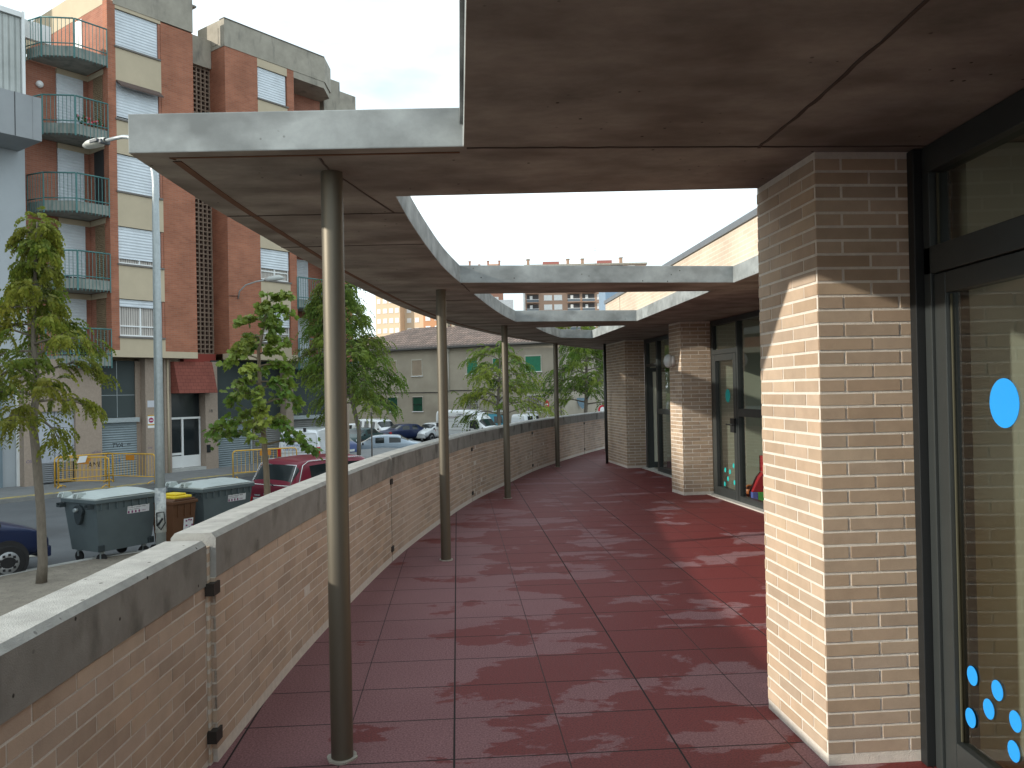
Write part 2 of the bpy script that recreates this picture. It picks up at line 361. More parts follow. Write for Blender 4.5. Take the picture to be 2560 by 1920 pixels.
# near kerb line and brown verge
KN = [(-22.0, -6.2), (-8.95, 13.68), (-7.76, 15.5), (-7.05, 16.2), (-5.3, 17.1), (-4.6, 17.9), (-.8, 23.4), (3, 28.5), (9, 36), (20, 46)]
M_verge = mat('packed_earth_verge', (.235, .205, .165), .95, 0, .22, 5, .9, 70, stains=(30, .6, .72, (.12, .10, .08), (1, 1, 1)))
b = MB(); b.slab(KN + [(22, 40), (8, 26), (-.9, 10), (-1.2, -6.2)], G - .3, G + .10); tag(b.build('verge', M_verge, recalc=True), kind='structure')
def kerb(name, pts, wdt, z0, z1, m, side=1):
    b = MB()
    for i in range(len(pts) - 1):
        a = Vector(pts[i]); c = Vector(pts[i + 1]); d = (c - a).normalized(); nn = Vector((-d.y, d.x)) * wdt * side
        b.slab([tuple(a), tuple(c), tuple(c + nn), tuple(a + nn)], z0, z1)
    return tag(b.build(name, m, recalc=True, bevel=.012), kind='structure')
M_kerb = mat('kerb_stone', (.42, .42, .40), .85, 0, .18, 3, .3, 60)
kerb('near_kerb', KN, .13, G - .2, G + .115, M_kerb, 1)
# far pavement follows the apartment facade
FP = Vector((-13.13, 32.4)); FA = 53.
FD = Vector((math.cos(R(FA)), math.sin(R(FA)))); FN = Vector((-FD.y, FD.x))
def fw(u, rr): v = FP + FD * u + FN * rr; return (v.x, v.y)
M_pave = mat('pavement_slabs', (.20, .205, .205), .9, 0, .18, 2.5, .3, 60)
b = MB(); b.slab([fw(-60, -2.6), fw(14, -2.6), fw(14, 3), fw(-60, 3)], G - .3, G + .12); tag(b.build('far_pavement', M_pave, recalc=True), kind='structure')
kerb('far_kerb', [fw(-60, -2.6), fw(14, -2.6)], .14, G - .3, G + .125, mat('kerb_stone_dark', (.20, .20, .19), .9, 0, .2, 3, .3, 60), -1)
M_yel = mat('worn_yellow_paint', (.42, .33, .10), .8, 0, .3, 7, stains=(6, .5, .6, (.20, .195, .18), (1, 1, 1)))
b = MB(); b.slab([fw(-60, -2.70), fw(-2.6, -2.70), fw(-2.6, -2.35), fw(-60, -2.35)], G + .12, G + .132)
b.slab([fw(-1.3, -2.70), fw(3.4, -2.70), fw(3.4, -2.45), fw(-1.3, -2.45)], G + .12, G + .132); tag(b.build('kerb_paint', M_yel, recalc=True), kind='structure')
b = MB(); b.slab([(-30, .6), (-9.35, 16.4), (-9.55, 16.52), (-30.2, .72)], G - .005, G + .0)
tag(b.build('bay_line', mat('faded_line', (.30, .29, .24), .9, 0, .3, 5), recalc=True), kind='structure')
b = MB(); b.slab([(-22, 16.5), (-12.6, 20.6), (-12.75, 20.75), (-22, 16.7)], G - .006, G - .001)
tag(b.build('road_line', mat('white_line', (.5, .5, .48), .9, 0, .25, 5), recalc=True), kind='structure')

# ================================================================ REAL BRICK LAYERS
def brick_layer(b, path, length, z0, rows, rh=.06, bl=.25, joint=.012, proud=.005, back=.02, ofs=0., seed=1, tints=None, mi=(0, 1), half=None):
    """path(s)->(point, tangent, outward normal); lays running-bond bricks proud of a mortar bed"""
    rd = random.Random(seed)
    for k in range(rows):
        zz = z0 + k * rh; st = ofs + (bl / 2 if k % 2 else 0)
        i0 = -1
        s = st - bl
        while s < length:
            a = max(s + joint / 2, 0.0); c = min(s + bl - joint / 2, length)
            if c - a > .012:
                p1, t1, n1 = path(a); p2, t2, n2 = path(c)
                g = .78 + .30 * rd.random(); h = rd.random(); w = (g, g * (.96 + .06 * h), g * (.92 + .14 * h))
                zt, zb = zz + rh - joint / 2, zz + joint / 2
                pr_ = proud + rd.uniform(-.0012, .0012)
                A = [p1 + n1 * pr_, p2 + n2 * pr_, p2 - n2 * back, p1 - n1 * back]
                k0 = len(b.v)
                b.v += [(q.x, q.y, zb) for q in A] + [(q.x, q.y, zt) for q in A]
                for q in ((0, 1, 5, 4), (1, 2, 6, 5), (3, 0, 4, 7), (4, 5, 6, 7), (3, 2, 1, 0)):
                    b.f.append(tuple(k0 + i for i in q)); b.m.append(mi[0]); b.t.append(w); b.sm.append(False)
            s += bl
def straight(p0, p1, nrm):
    p0 = Vector(p0); p1 = Vector(p1); d = (p1 - p0).normalized(); nn = Vector(nrm).normalized()
    return (lambda s: (p0 + d * s, d, nn)), (p1 - p0).length
def pillar(name, corners, ztop, label, faces, ofs, seed, group):
    """corners: ground polygon; faces: index pairs that get real bricks with their outward normals"""
    t = thing(name, (corners[0][0], corners[0][1], 0), label, 'pillar', group=group)
    b = MB(); cx = sum(c[0] for c in corners) / len(corners); cy = sum(c[1] for c in corners) / len(corners)
    core = [(c[0] + (cx - c[0]) * .0, c[1]) for c in corners]
    b.slab(core, -.05, ztop - .002, m=1)
    rows = int((ztop - .045) / .06)
    for (i, j), o_ in zip(faces, ofs):
        a, c = Vector(corners[i]), Vector(corners[j]); d = (c - a).normalized(); nn = Vector((d.y, -d.x))
        if nn.dot(a - Vector((cx, cy))) < 0: nn = -nn
        f, ln = straight(a, c, nn); brick_layer(b, f, ln, .045, rows, ofs=o_, seed=seed + i, proud=.0025)
    o = b.build('brick_shaft', [M_brk, M_mor], t, recalc=False)
    return t
H = 2.655
GP = 'brick pillars of the school facade'
pillar('brick_pillar', [(1.33, 3.58), (1.79, 3.615), (1.79, 4.28), (1.275, 4.235)], H, 'large near tan brick pillar with a diagonal shadow edge beside the dark framed glass', [(0, 1), (3, 0)], (-.135, -.10), 3, GP)
pillar('brick_pillar', [(2.585, 12.64), (3.05, 12.69), (3.08, 13.25), (2.50, 13.12)], H, 'middle tan brick pillar carrying the round white bulkhead lamp', [(0, 1), (3, 0)], (-.10, -.02), 13, GP)
pillar('brick_pillar', [(2.35, 17.15), (2.75, 17.2), (2.72, 19.4), (2.12, 18.95)], H, 'farthest tan brick pillar at the end of the terrace by the last column', [(0, 1), (3, 0)], (-.08, -.05), 23, GP)
pillar('brick_pillar', [(3.02, 8.45), (3.5, 8.5), (3.5, 9.05), (2.98, 9.0)], H, 'tan brick pillar hidden behind the large near pillar', [(0, 1), (3, 0)], (-.08, -.05), 33, GP)

# parapet -----------------------------------------------------------
tp = thing('parapet_wall', (px(3.8), 3.8, 0), 'low curving tan brick wall with concrete coping between terrace and street', 'wall')
def parapet_panel(y0, y1, top, inset, seed, shade=1.):
    # arc-length parametrisation of the inner face
    n = 40; P = [Vector((px(y0 + (y1 - y0) * i / n) + inset, y0 + (y1 - y0) * i / n)) for i in range(n + 1)]
    cum = [0.]
    for i in range(n): cum.append(cum[-1] + (P[i + 1] - P[i]).length)
    LN = cum[-1]
    def path(s):
        s = min(max(s, 0), LN); i = 0
        while i < n - 1 and cum[i + 1] < s: i += 1
        t = (s - cum[i]) / (cum[i + 1] - cum[i]); d = (P[i + 1] - P[i]).normalized()
        return P[i].lerp(P[i + 1], t), d, Vector((d.y, -d.x))
    b = MB(); bt = top - .20
    TH = .19
    NS = 12
    pts = [path(LN * i / NS) for i in range(NS + 1)]
    inn = [q[0] for q in pts]; outr = [q[0] - q[2] * TH for q in pts]
    for i in range(NS):  # core
        b.slab([tuple(inn[i] - pts[i][2] * .0003), tuple(inn[i + 1] - pts[i + 1][2] * .0003), tuple(outr[i + 1]), tuple(outr[i])], G, bt, m=1)
    rows = int(bt / .0595)
    brick_layer(b, path, LN, bt - rows * .0595, rows, rh=.0595, bl=.25, joint=.008, proud=.0012, seed=seed)
    # end face bricks
    e, d, nn = pts[0]
    f2, l2 = straight(tuple(e - nn * TH), tuple(e), tuple(-d)); brick_layer(b, f2, l2, bt - rows * .0595, rows, rh=.0595, bl=.25, joint=.009, proud=.003, ofs=.06, seed=seed + 5)
    b.build('brick_panel', [M_brk2, M_mor2], tp)
    # coping : chamfered band
    b = MB(); prof = [(.006, bt), (.006, top - .022), (-.014, top), (-TH + .012, top), (-TH - .006, top - .022), (-TH - .006, bt)]
    k = 0; rings = []
    for i in range(NS + 1):
        q, dd, n2 = pts[i]; wob = random.Random(seed * 31 + i).uniform(-.0015, .0015)
        rings.append([(q.x + n2.x * a, q.y + n2.y * a, z + (wob if z > bt else 0)) for a, z in prof])
    for i in range(NS):
        for j in range(len(prof)):
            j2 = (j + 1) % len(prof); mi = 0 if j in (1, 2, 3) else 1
            b.quad([rings[i][j], rings[i][j2], rings[i + 1][j2], rings[i + 1][j]], m=mi)
    b.quad(rings[0][::-1], m=0); b.quad(rings[-1], m=0)
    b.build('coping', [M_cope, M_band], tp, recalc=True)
    return pts
JY = [-.95, 3.72, 8.1, 12.42, 16.85, 21.2, 25.6]
for i in range(len(JY) - 1):
    parapet_panel(JY[i] + .018, JY[i + 1] - .018, 1.0 if i == 0 else 1.03, -.03 if i == 0 else 0, 40 + i)
for i, y in enumerate(JY[1:-1]):
    y_ = y; x = px(y_); d = Vector((px(y_ + .1) - px(y_ - .1), .2)).normalized(); ang = math.degrees(math.atan2(d.y, d.x)); fr = Fr((x, y_), ang)
    b = MB(); b.box(-.016, .016, .02, .15, G, 1.02 - .05, fr)
    b.build('joint_filler', brickmat('joint_bricks', (.62, .50, .38), (.55, .43, .32), (.66, .62, .55), bw=.4, bh=.0595, ms=.012), tp)
    for z in (.755, .10):
        b = MB(); b.box(-.045, .045, -.012, .06, z, z + .052, fr) if i else b.box(-.03, .05, -.012, .10, z, z + .055, fr)
        b.build('joint_bracket', mat('rusty_dark_steel', (.05, .045, .04), .6, .4, .2, 20), tp)

# canopy ------------------------------------------------------------
tcan = thing('canopy', (0, 3.4, 2.65), 'flat concrete canopy with rectangular openings on slim round columns', 'canopy')
OUT = [(-1.56, 3.4), (-1.58, 4.28), (-1.565, 5.07), (-1.53, 6.3), (-1.45, 7.62), (-1.30, 9.49), (-1.02, 11.62), (-.70, 13.1), (-.04, 15.5), (1.0, 18.3), (1.7, 19.9), (2.5, 21.5), (3.6, 23.4), (4.9, 25.2)]
def smooth(pts, k=5):
    o = []
    for i in range(len(pts) - 1):
        a = pts[max(i - 1, 0)]; b_ = pts[i]; c = pts[i + 1]; d = pts[min(i + 2, len(pts) - 1)]
        for j in range(k):
            t = j / k
            o.append(tuple(.5 * ((2 * b_[q]) + (-a[q] + c[q]) * t + (2 * a[q] - 5 * b_[q] + 4 * c[q] - d[q]) * t * t + (-a[q] + 3 * b_[q] - 3 * c[q] + d[q]) * t**3) for q in (0, 1)))
    return o + [pts[-1]]
outer = [(-.18, 3.4)] + smooth(OUT) + [(8, 25.2), (8, -6), (.417, -6)]
V1 = [(1.9, 4.22), (-.57, 4.14)] + smooth([(-.575, 4.14), (-.58, 4.9), (-.565, 5.8), (-.53, 6.74), (-.46, 7.64)])[1:] + [(2.17, 8.03), (2.43, 4.24)]
V2 = [(2.11, 8.70), (-.40, 8.30)] + smooth([(-.40, 8.30), (-.24, 9.87), (-.10, 11.0), (.07, 12.05)])[1:] + [(1.88, 12.35)]
V3 = [(1.84, 13.2), (.36, 13.05)] + smooth([(.36, 13.05), (.62, 14.5), (.95, 15.95)])[1:] + [(1.60, 16.3)]
from mathutils.geometry import delaunay_2d_cdt
def inside(p, poly):
    c = False; n = len(poly)
    for i in range(n):
        (x1, y1), (x2, y2) = poly[i], poly[(i + 1) % n]
        if (y1 > p[1]) != (y2 > p[1]) and p[0] < (x2 - x1) * (p[1] - y1) / (y2 - y1) + x1: c = not c
    return c
def plate(loops, z0, z1):
    b = MB(); V = []; E = []
    for lp in loops:
        k = len(V); V += [Vector(q) for q in lp]; E += [(k + i, k + (i + 1) % len(lp)) for i in range(len(lp))]
    vo, eo, fo, *_ = delaunay_2d_cdt(V, E, [], 0, 1e-5)
    for f in fo:
        c = sum((vo[i] for i in f), Vector((0, 0))) / len(f)
        if inside(c, loops[0]) and not any(inside(c, h) for h in loops[1:]):
            b.quad([(vo[i].x, vo[i].y, z1) for i in f], 0); b.quad([(vo[i].x, vo[i].y, z0) for i in reversed(f)], 1)
    for lp in loops:
        for i in range(len(lp)):
            a, c = lp[i], lp[(i + 1) % len(lp)]; n = max(1, int(math.dist(a, c) / 2))
            b.quad([(a[0], a[1], z0), (c[0], c[1], z0), (c[0], c[1], z1), (a[0], a[1], z1)], 0)
    return b
V1 = V1[:1] + V1[2:]; V2 = V2[:1] + V2[2:]; V3 = V3[:1] + V3[2:]
plate([outer, V1, V2, V3], 2.65, 2.8135).build('slab', [M_conc, M_ceil], tcan, recalc=True, bevel=.005)
b = MB(); b.slab([(-.194, 3.396), (-.18, 3.396), (.416, -5.99), (.402, -5.99)], 2.742, 2.818); b.build('edge_lip', M_conc, tcan, recalc=True)
def strip(pts, w, z, name, m, th=.004):
    b = MB(); pts = [Vector(q) for q in pts]; n = len(pts); A = []; C = []
    rd = random.Random(len(pts) + int(pts[0].x * 100))
    for i in range(n):
        d = (pts[min(i + 1, n - 1)] - pts[max(i - 1, 0)]).normalized(); nn = Vector((-d.y, d.x)); ww = w * (.75 + .5 * rd.random()) if w < .02 else w
        A.append(pts[i] + nn * ww / 2); C.append(pts[i] - nn * ww / 2)
    for i in range(n - 1):
        b.quad([(C[i].x, C[i].y, z), (A[i].x, A[i].y, z), (A[i + 1].x, A[i + 1].y, z), (C[i + 1].x, C[i + 1].y, z)])
        for E, sgn in ((A, 1), (C, -1)):
            b.quad([(E[i].x, E[i].y, z), (E[i].x, E[i].y, z + th), (E[i + 1].x, E[i + 1].y, z + th), (E[i + 1].x, E[i + 1].y, z)])
    return b.build(name, m, tcan)
gro = [(x + .155 - .03 * max(0, (y - 9) / 12), y - .07 * max(0, (y - 8) / 12) + (.05 if i == 0 else 0)) for i, (x, y) in enumerate(smooth(OUT))][1:-8]
strip(gro, .035, 2.6465, 'drip_groove', M_groove)
strip([(x + 1.395, 3.50 + .0 * x) for x in [-2.8 + .05 * i for i in range(1)]] + [(-1.42, 3.475), (-.2, 3.475)], .012, 2.6465, 'drip_groove', M_groove)
def jit(p0, p1, n=14, a=.006, seed=0):
    rd = random.Random(seed); return [(p0[0] + (p1[0] - p0[0]) * i / n + rd.uniform(-a, a), p0[1] + (p1[1] - p0[1]) * i / n + rd.uniform(-a, a)) for i in range(n + 1)]
strip(jit((-.165, 3.415), (1.79, 3.52), 30, .004, 1), .011, 2.6462, 'slab_joint', M_seam)
strip(jit((1.06, 3.49), (1.10, 2.9), 12, .004, 2) + jit((1.10, 2.85), (1.13, 1.2), 20, .004, 3), .012, 2.6458, 'slab_joint', M_seam)
strip(jit((-1.57, 4.62), (-.585, 4.62), 16, .004, 4), .009, 2.6462, 'slab_joint', M_seam)
strip(jit((-1.55, 5.62), (-.575, 5.6), 16, .004, 5), .006, 2.6462, 'slab_joint', M_seam)
strip(jit((-.80, 3.52), (-.80, 3.70), 4, .003, 6), .008, 2.6462, 'slab_joint', M_seam)
strip(jit((-.78, 3.82), (-.64, 4.60), 8, .003, 7), .008, 2.6462, 'slab_joint', M_seam)
for k, (a, c) in enumerate((((-1.33, 9.0), (-.34, 9.1)), ((-.9, 12.2), (.1, 12.3)), ((-.45, 7.66), (-.41, 8.29)))):
    strip(jit(a, c, 14, .006, 20 + k), .006, 2.6462, 'slab_joint', M_seam)

# columns -----------------------------------------------------------
def column(x, y, label):
    t = thing('steel_column', (x, y, 0), label, 'column', group='slim round columns under the canopy')
    b = MB(); b.tube([(x, y, -.02), (x, y, 2.649)], .0495, 40, cap=False); b.build('shaft', M_bronze, t)
    b = MB(); rd = random.Random(int(y * 10)); pts = []
    for i in range(22):
        a = 2 * math.pi * i / 22; q = .062 + rd.uniform(0, .012); pts.append((x + q * math.cos(a), y + q * math.sin(a)))
    b.slab(pts, .0, .008); b.build('mortar_collar', mat('grout_ring', (.40, .38, .33), .95, 0, .2, 20, .6, 80), t)
column(-.80, 3.755, 'nearest round bronze column standing at the bottom left of the terrace')
column(-.68, 8.13, 'second round bronze column from the camera, beside the parapet joint')
column(-.10, 12.72, 'third round bronze column, between second column and the green leafy tree')
column(.945, 17.75, 'fourth round bronze column standing on the curve near the no entry sign')
column(2.47, 21.9, 'last and thinnest looking column touching the farthest brick pillar edge')
b = MB(); b.tube([(2.07, 18.35, 0), (2.07, 18.35, 2.649)], .03, 12)
tag(b.build('downpipe', M_dark), 'thin dark rainwater pipe running up the left edge of the farthest pillar', 'pipe')

# school upper wall ---------------------------------------------------
ts = thing('school_building', (3.2, 4, 0), 'school block with tan brick upper wall and grey metal roof edge', 'building')
fu = Fr((3.0, 8.0), 94.)
b = MB(); b.box(-14, 11.3, -4.5, -.0, 2.82, 3.62, fu); b.build('upper_wall', M_upper, ts)
b = MB(); b.box(-14.02, 11.32, -4.55, .03, 3.622, 3.70, fu); b.build('roof_edge', mat('roof_flashing', (.20, .22, .24), .5, .4, .1, 3), ts)
b = MB(); b.box(9.6, 9.62, .0, .012, 2.83, 3.61, fu); b.build('expansion_joint', mat('joint_sealant', (.40, .36, .30), .9), ts)
b = MB(); b.box(11.33, 12.2, -4.5, -.01, 2.82, 4.25, fu); b.build('rooftop_volume', mat('blue_grey_cladding', (.23, .32, .42), .5, .2, .06, 1), ts)
# interior shells behind the glass
M_in = mat('interior_plaster', (.56, .56, .45), .9, 0, .08, 1)
M_inf = mat('interior_floor', (.20, .16, .11), .6, 0, .15, 2)
M_wood = mat('beech_wood', (.34, .23, .12), .6, 0, .18, 2, stretch=(1, 1, 6))
def interior(poly, zc=2.645):
    n = len(poly)
    for i in (1, 3):  # glazed side stays open; rear wall is left out to let extra daylight in
        b = MB()
        j = (i + 1) % n; a, c = poly[i], poly[j]; d = (Vector(c) - Vector(a)).normalized(); nn = Vector((d.y, -d.x)) * .12
        b.slab([a, c, (c[0] + nn.x, c[1] + nn.y), (a[0] + nn.x, a[1] + nn.y)], .002, zc)
        b.build('interior_wall', M_in, ts, recalc=True)
    b = MB(); b.slab(poly, .003, .012); b.build('interior_floor', M_inf, ts, recalc=True)
interior([(1.93, -4.6), (1.93, 3.60), (5.0, 3.60), (5.0, -4.6)][::1])
interior([(3.45, 8.95), (3.12, 12.66), (7.2, 12.8), (7.2, 8.95)])
interior([(3.15, 13.3), (2.83, 17.1), (7.2, 17.3), (7.2, 13.3)])
# infill between projecting entrance block and the first bay (hidden behind the near pillar)
b = MB(); b.box(1.79, 3.55, 4.2, 4.32, 0, H - .003); b.box(3.43, 3.55, 4.32, 8.45, 0, H - .003); b.build('infill_wall', M_upper, ts)

# glazing ------------------------------------------------------------
def frame_bars(t, fr, bars, depth=(0, .06), m=M_dark, name='frame'):
    b = MB()
    for (u0, u1, z0, z1) in bars: b.box(u0, u1, depth[0], depth[1], z0, z1, fr)
    return b.build(name, m, t, bevel=.003)
def panes(t, fr, ps, w=.03, name='pane'):
    for (u0, u1, z0, z1) in ps:
        b = MB(); b.quad([fr(u0, w, z0), fr(u1, w, z0), fr(u1, w, z1), fr(u0, w, z1)]); b.build(name, M_glass, t)
def dots(t, fr, ds, m, w=-.004, name='round_sticker'):
    for (u, z, ru, rz) in ds:
        b = MB(); n = 28; pts = [(u + ru * math.cos(2 * math.pi * i / n), z + rz * math.sin(2 * math.pi * i / n)) for i in range(n)]
        b.prism(pts, w, w + .002, fr); b.build(name, m, t, recalc=True)
# window 1 : plane x=1.80 going towards the camera (u along -y from the pillar), w inwards (+x)
f1 = Fr((1.775, 3.607), -90., flip=False)   # N = (+1,0)
t1 = thing('glazed_screen', (1.8, 3.6, 0), 'nearest dark framed glass screen with blue round stickers at the right edge', 'window', group='glazed screens of the school')
frame_bars(t1, f1, [(.0, .055, .0, 2.645)], (-.035, .10), M_black, 'jamb')
frame_bars(t1, f1, [(.06, 7.8, 2.53, 2.645), (.06, .115, .0, 2.53), (.06, 7.8, 2.10, 2.215)], (0, .09), M_dark, 'frame')
frame_bars(t1, f1, [(.118, .205, .01, 2.095), (1.10, 1.19, .01, 2.095), (.208, 1.097, 2.01, 2.095), (.208, 1.097, .01, .165)], (.012, .075), M_dark, 'door_leaf')
frame_bars(t1, f1, [(1.195, 1.27, 0.0, 2.095), (2.35, 2.42, 0, 2.095), (1.275, 2.345, 0, .08), (2.425, 7.8, 0, .08)], (0, .09), M_dark, 'frame')
frame_bars(t1, f1, [(.118, .128, 2.22, 2.525), (.207, .215, .17, 2.005)], (.030, .04), mat('rubber_gasket', (.06, .058, .035), .7), 'gasket')
panes(t1, f1, [(.118, 7.8, 2.215, 2.53), (.205, 1.10, .165, 2.01), (1.27, 2.35, .08, 2.10), (2.42, 7.8, .08, 2.10)], .04)
M_blue = mat('blue_vinyl', (.02, .30, .78), .5, 0, .03, 2)
dots(t1, f1, [(.557, 1.56, .092, .092)] + [(3.607 - y, z, .037, .038) for y, z in ((3.31, .47), (3.14, .473), (3.2, .38), (3.03, .40), (3.33, .295), (3.045, .285), (2.93, .48), (2.86, .36))], M_blue, .034)
b = MB(); b.box(1.70, 1.90, -4.5, 3.50, .001, .004)
tag(b.build('threshold', mat('threshold_concrete', (.38, .36, .33), .9, 0, .1, 8)), kind='structure')
# furniture behind window 1
tf = thing('low_cupboard', (3.4, 1.5, 0), 'low wooden cupboard behind the nearest glass screen', 'cupboard')
b = MB(); b.box(2.5, 2.95, .6, 3.3, .02, 1.12); b.build('carcass', M_wood, tf)
b = MB(); b.box(2.47, 2.98, .55, 3.35, 1.125, 1.16); b.build('worktop', mat('worktop', (.16, .11, .07), .5), tf)
# window 2
a2 = -82.84; f2 = Fr((3.05, 12.68), a2)
t2 = thing('glazed_screen', (3.05, 12.68, 0), 'glass screen with turquoise stickers and a handled door, between near and middle pillar', 'window', group='glazed screens of the school')
frame_bars(t2, f2, [(.02, .08, 0, 2.645), (.98, 1.03, 0, 2.645), (.08, .98, 2.13, 2.20), (.08, .98, 2.57, 2.645), (1.03, 3.6, 2.57, 2.645), (1.03, 3.6, .0, .10), (1.03, 3.6, 1.22, 1.33), (2.3, 2.37, .1, 2.57), (3.6, 3.68, 0, 2.645)], (0, .09))
frame_bars(t2, f2, [(.085, .18, .02, 2.125), (.86, .975, .02, 2.125), (.185, .855, 2.03, 2.125), (.185, .855, .02, .15)], (-.005, .06), M_dark, 'door_leaf')
panes(t2, f2, [(.18, .86, .15, 2.03), (.08, .98, 2.20, 2.57), (1.03, 2.3, .10, 1.22), (1.03, 2.3, 1.33, 2.57), (2.37, 3.6, .1, 1.22), (2.37, 3.6, 1.33, 2.57)], .04)
b = MB(); b.box(.80, .94, -.035, .0, .99, 1.19, f2); b.tube([f2(.90, -.05, 1.10), f2(.70, -.055, 1.10)], .011, 8); b.tube([f2(.90, 0, 1.10), f2(.90, -.06, 1.10)], .012, 8)
b.build('door_handle', M_black, t2)
M_teal = mat('turquoise_vinyl', (.02, .42, .40), .5, 0, .03, 2)
dots(t2, f2, [(.56, 1.51, .088, .098)] + [(u, z, .03, .036) for u, z in ((.40, .41), (.58, .40), (.72, .50), (.86, .42), (.50, .29), (.37, .20), (.74, .26), (.90, .20))], M_teal, .034)
# window 3 with the open door
a3 = -83.35; f3 = Fr((2.74, 17.11), a3)
t3 = thing('glazed_screen', (2.74, 17.11, 0), 'farthest glass screen with a dark open doorway, left of the middle pillar', 'window', group='glazed screens of the school')
frame_bars(t3, f3, [(.0, .14, 0, 2.645), (.82, .93, 0, 2.645), (.14, .82, 2.08, 2.14), (.14, 3.8, 2.57, 2.645), (.93, 3.8, .0, .10), (.93, 3.8, 1.14, 1.24), (2.2, 2.28, .1, 2.57)], (0, .09))
panes(t3, f3, [(.14, .82, 2.14, 2.57), (.93, 2.2, .10, 1.14), (.93, 2.2, 1.24, 2.57), (2.28, 3.8, .1, 2.57)], .04)
fd = Fr(tuple(f3(.14, .05, 0))[:2], a3 + 80)
frame_bars(t3, fd, [(.0, .08, .02, 2.06), (.60, .68, .02, 2.06), (.08, .60, 1.98, 2.06), (.08, .60, .02, .14)], (0, .05), M_dark, 'door_leaf')
# sills
for fr, ln in ((f2, 3.7), (f3, 3.7)):
    b = MB(); b.box(.0, ln, -.10, .10, .001, .018, fr); tag(b.build('window_sill', mat('sill_concrete', (.50, .48, .44), .9, 0, .12, 8)), kind='structure')
# wall lamp on the middle pillar
tl = thing('bulkhead_lamp', (2.53, 12.95, 2.06), 'round white glass bulkhead lamp on the side of the middle pillar', 'lamp')
b = MB(); b.tube([(2.54, 12.93, 2.06), (2.47, 12.93, 2.06)], .085, 20); b.build('base', M_white, tl)
b = MB(); b.sphere((2.45, 12.93, 2.06), .095, sc=(.8, 1, 1.15)); b.build('glass_bowl', mat('frosted_glass', (.62, .66, .66), .25, 0, .04, 3), tl)
# toys
def toy(label, x0, x1, y0, y1, z0, z1, m):
    b = MB(); b.box(x0, x1, y0, y1, z0, z1); return tag(b.build('play_block', m, bevel=.006), label, 'toy block', TB)
b = MB(); b.sphere((3.435, 12.08, .115), .098, seg=28, rings=18); tag(b.build('toy_ball', mat('orange_vinyl', (.62, .17, .04), .4, 0, .1, 4)), 'orange play ball on the floor behind the glass screen', 'ball')
TB = 'foam play blocks behind the glass'
mr_, mb_, mg_, my_ = (mat('red_foam', (.50, .02, .03), .6), mat('blue_foam', (.13, .19, .60), .6), mat('green_foam', (.03, .38, .07), .6), mat('yellow_foam', (.75, .50, .02), .6))
toy('blue foam block beside the orange ball', 3.335, 3.412, 11.6, 11.8, .013, .156, mb_)
toy('light green foam block between blue and yellow blocks', 3.416, 3.505, 11.6, 11.8, .013, .156, mat('light_green_foam', (.10, .50, .10), .6))
toy('yellow foam block next to the large pillar edge', 3.509, 3.62, 11.6, 11.8, .013, .15, my_)
b = MB(); b.prism([(3.34, .158), (3.50, .158), (3.50, .43), (3.44, .36)], 11.62, 11.8, ID); tag(b.build('play_block', mr_, recalc=True, bevel=.006), 'red wedge shaped foam block lying on the blue and green blocks', 'toy block', TB)
toy('dark green foam block standing on the yellow block', 3.504, 3.60, 11.62, 11.8, .153, .40, mat('dark_green_foam', (.02, .25, .10), .6))
toy('topmost red foam block of the stack', 3.495, 3.60, 11.62, 11.8, .432, .66, mr_)
# ================================================================ RED BRICK APARTMENT BLOCK
fa = Fr(tuple(FP), FA)
M_red = brickmat('red_brick', (.38, .15, .088), (.31, .118, .07), (.30, .19, .14), bw=.26, bh=.075, ms=.006, var=.16)
M_redl = brickmat('red_brick_side', (.38, .16, .105), (.32, .13, .085), (.34, .22, .165), bw=.26, bh=.075, ms=.006, var=.16)
M_cream = mat('cream_render', (.50, .42, .30), .9, 0, .08, 1.2, .1, 60)
M_par = mat('weathered_parapet', (.34, .31, .255), .9, 0, .22, 1.6, .3, 30, stains=(1.6, .55, .78, (.15, .14, .125), (1.5, 1.5, .5)))
M_base = mat('speckled_stone_base', (.34, .27, .215), .85, 0, .16, 14, .2, 80)
M_teal2 = mat('teal_rail_paint', (.07, .185, .18), .5, 0, .15, 6)
M_tealb = mat('balcony_slab_concrete', (.30, .31, .28), .9, 0, .18, 3, stains=(2, .5, .75, (.17, .20, .18), (1.5, 1.5, .6)))
M_shw = slatmat('white_roller_shutter', (.64, .69, .73), .11, .55)
M_shg = slatmat('grey_roller_shutter', (.24, .29, .31), .09, .5, .2, depth=.03)
M_lou = slatmat('brown_louvre', (.24, .17, .10), .07, .7, depth=.03)
M_lat = mat('lattice_block', (.25, .185, .14), .9, 0, .15, 4)
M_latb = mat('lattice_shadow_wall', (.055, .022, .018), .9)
M_cur = mat('curtain', (.50, .46, .42), .9, 0, .2, 2, stretch=(6, 6, .3))
M_sill = mat('grey_sill', (.17, .155, .14), .8, 0, .1, 5)
ta = thing('apartment_building', (FP.x, FP.y, G), 'five storey red brick apartment block with teal balconies across the street', 'building')
Bx = lambda: MB()
def ap(name, m, *boxes, parent=None, bevel=0, fr=None):
    b = MB()
    for q in boxes: b.box(*q, fr=fr or fa)
    return b.build(name, m, parent or ta, bevel=bevel)
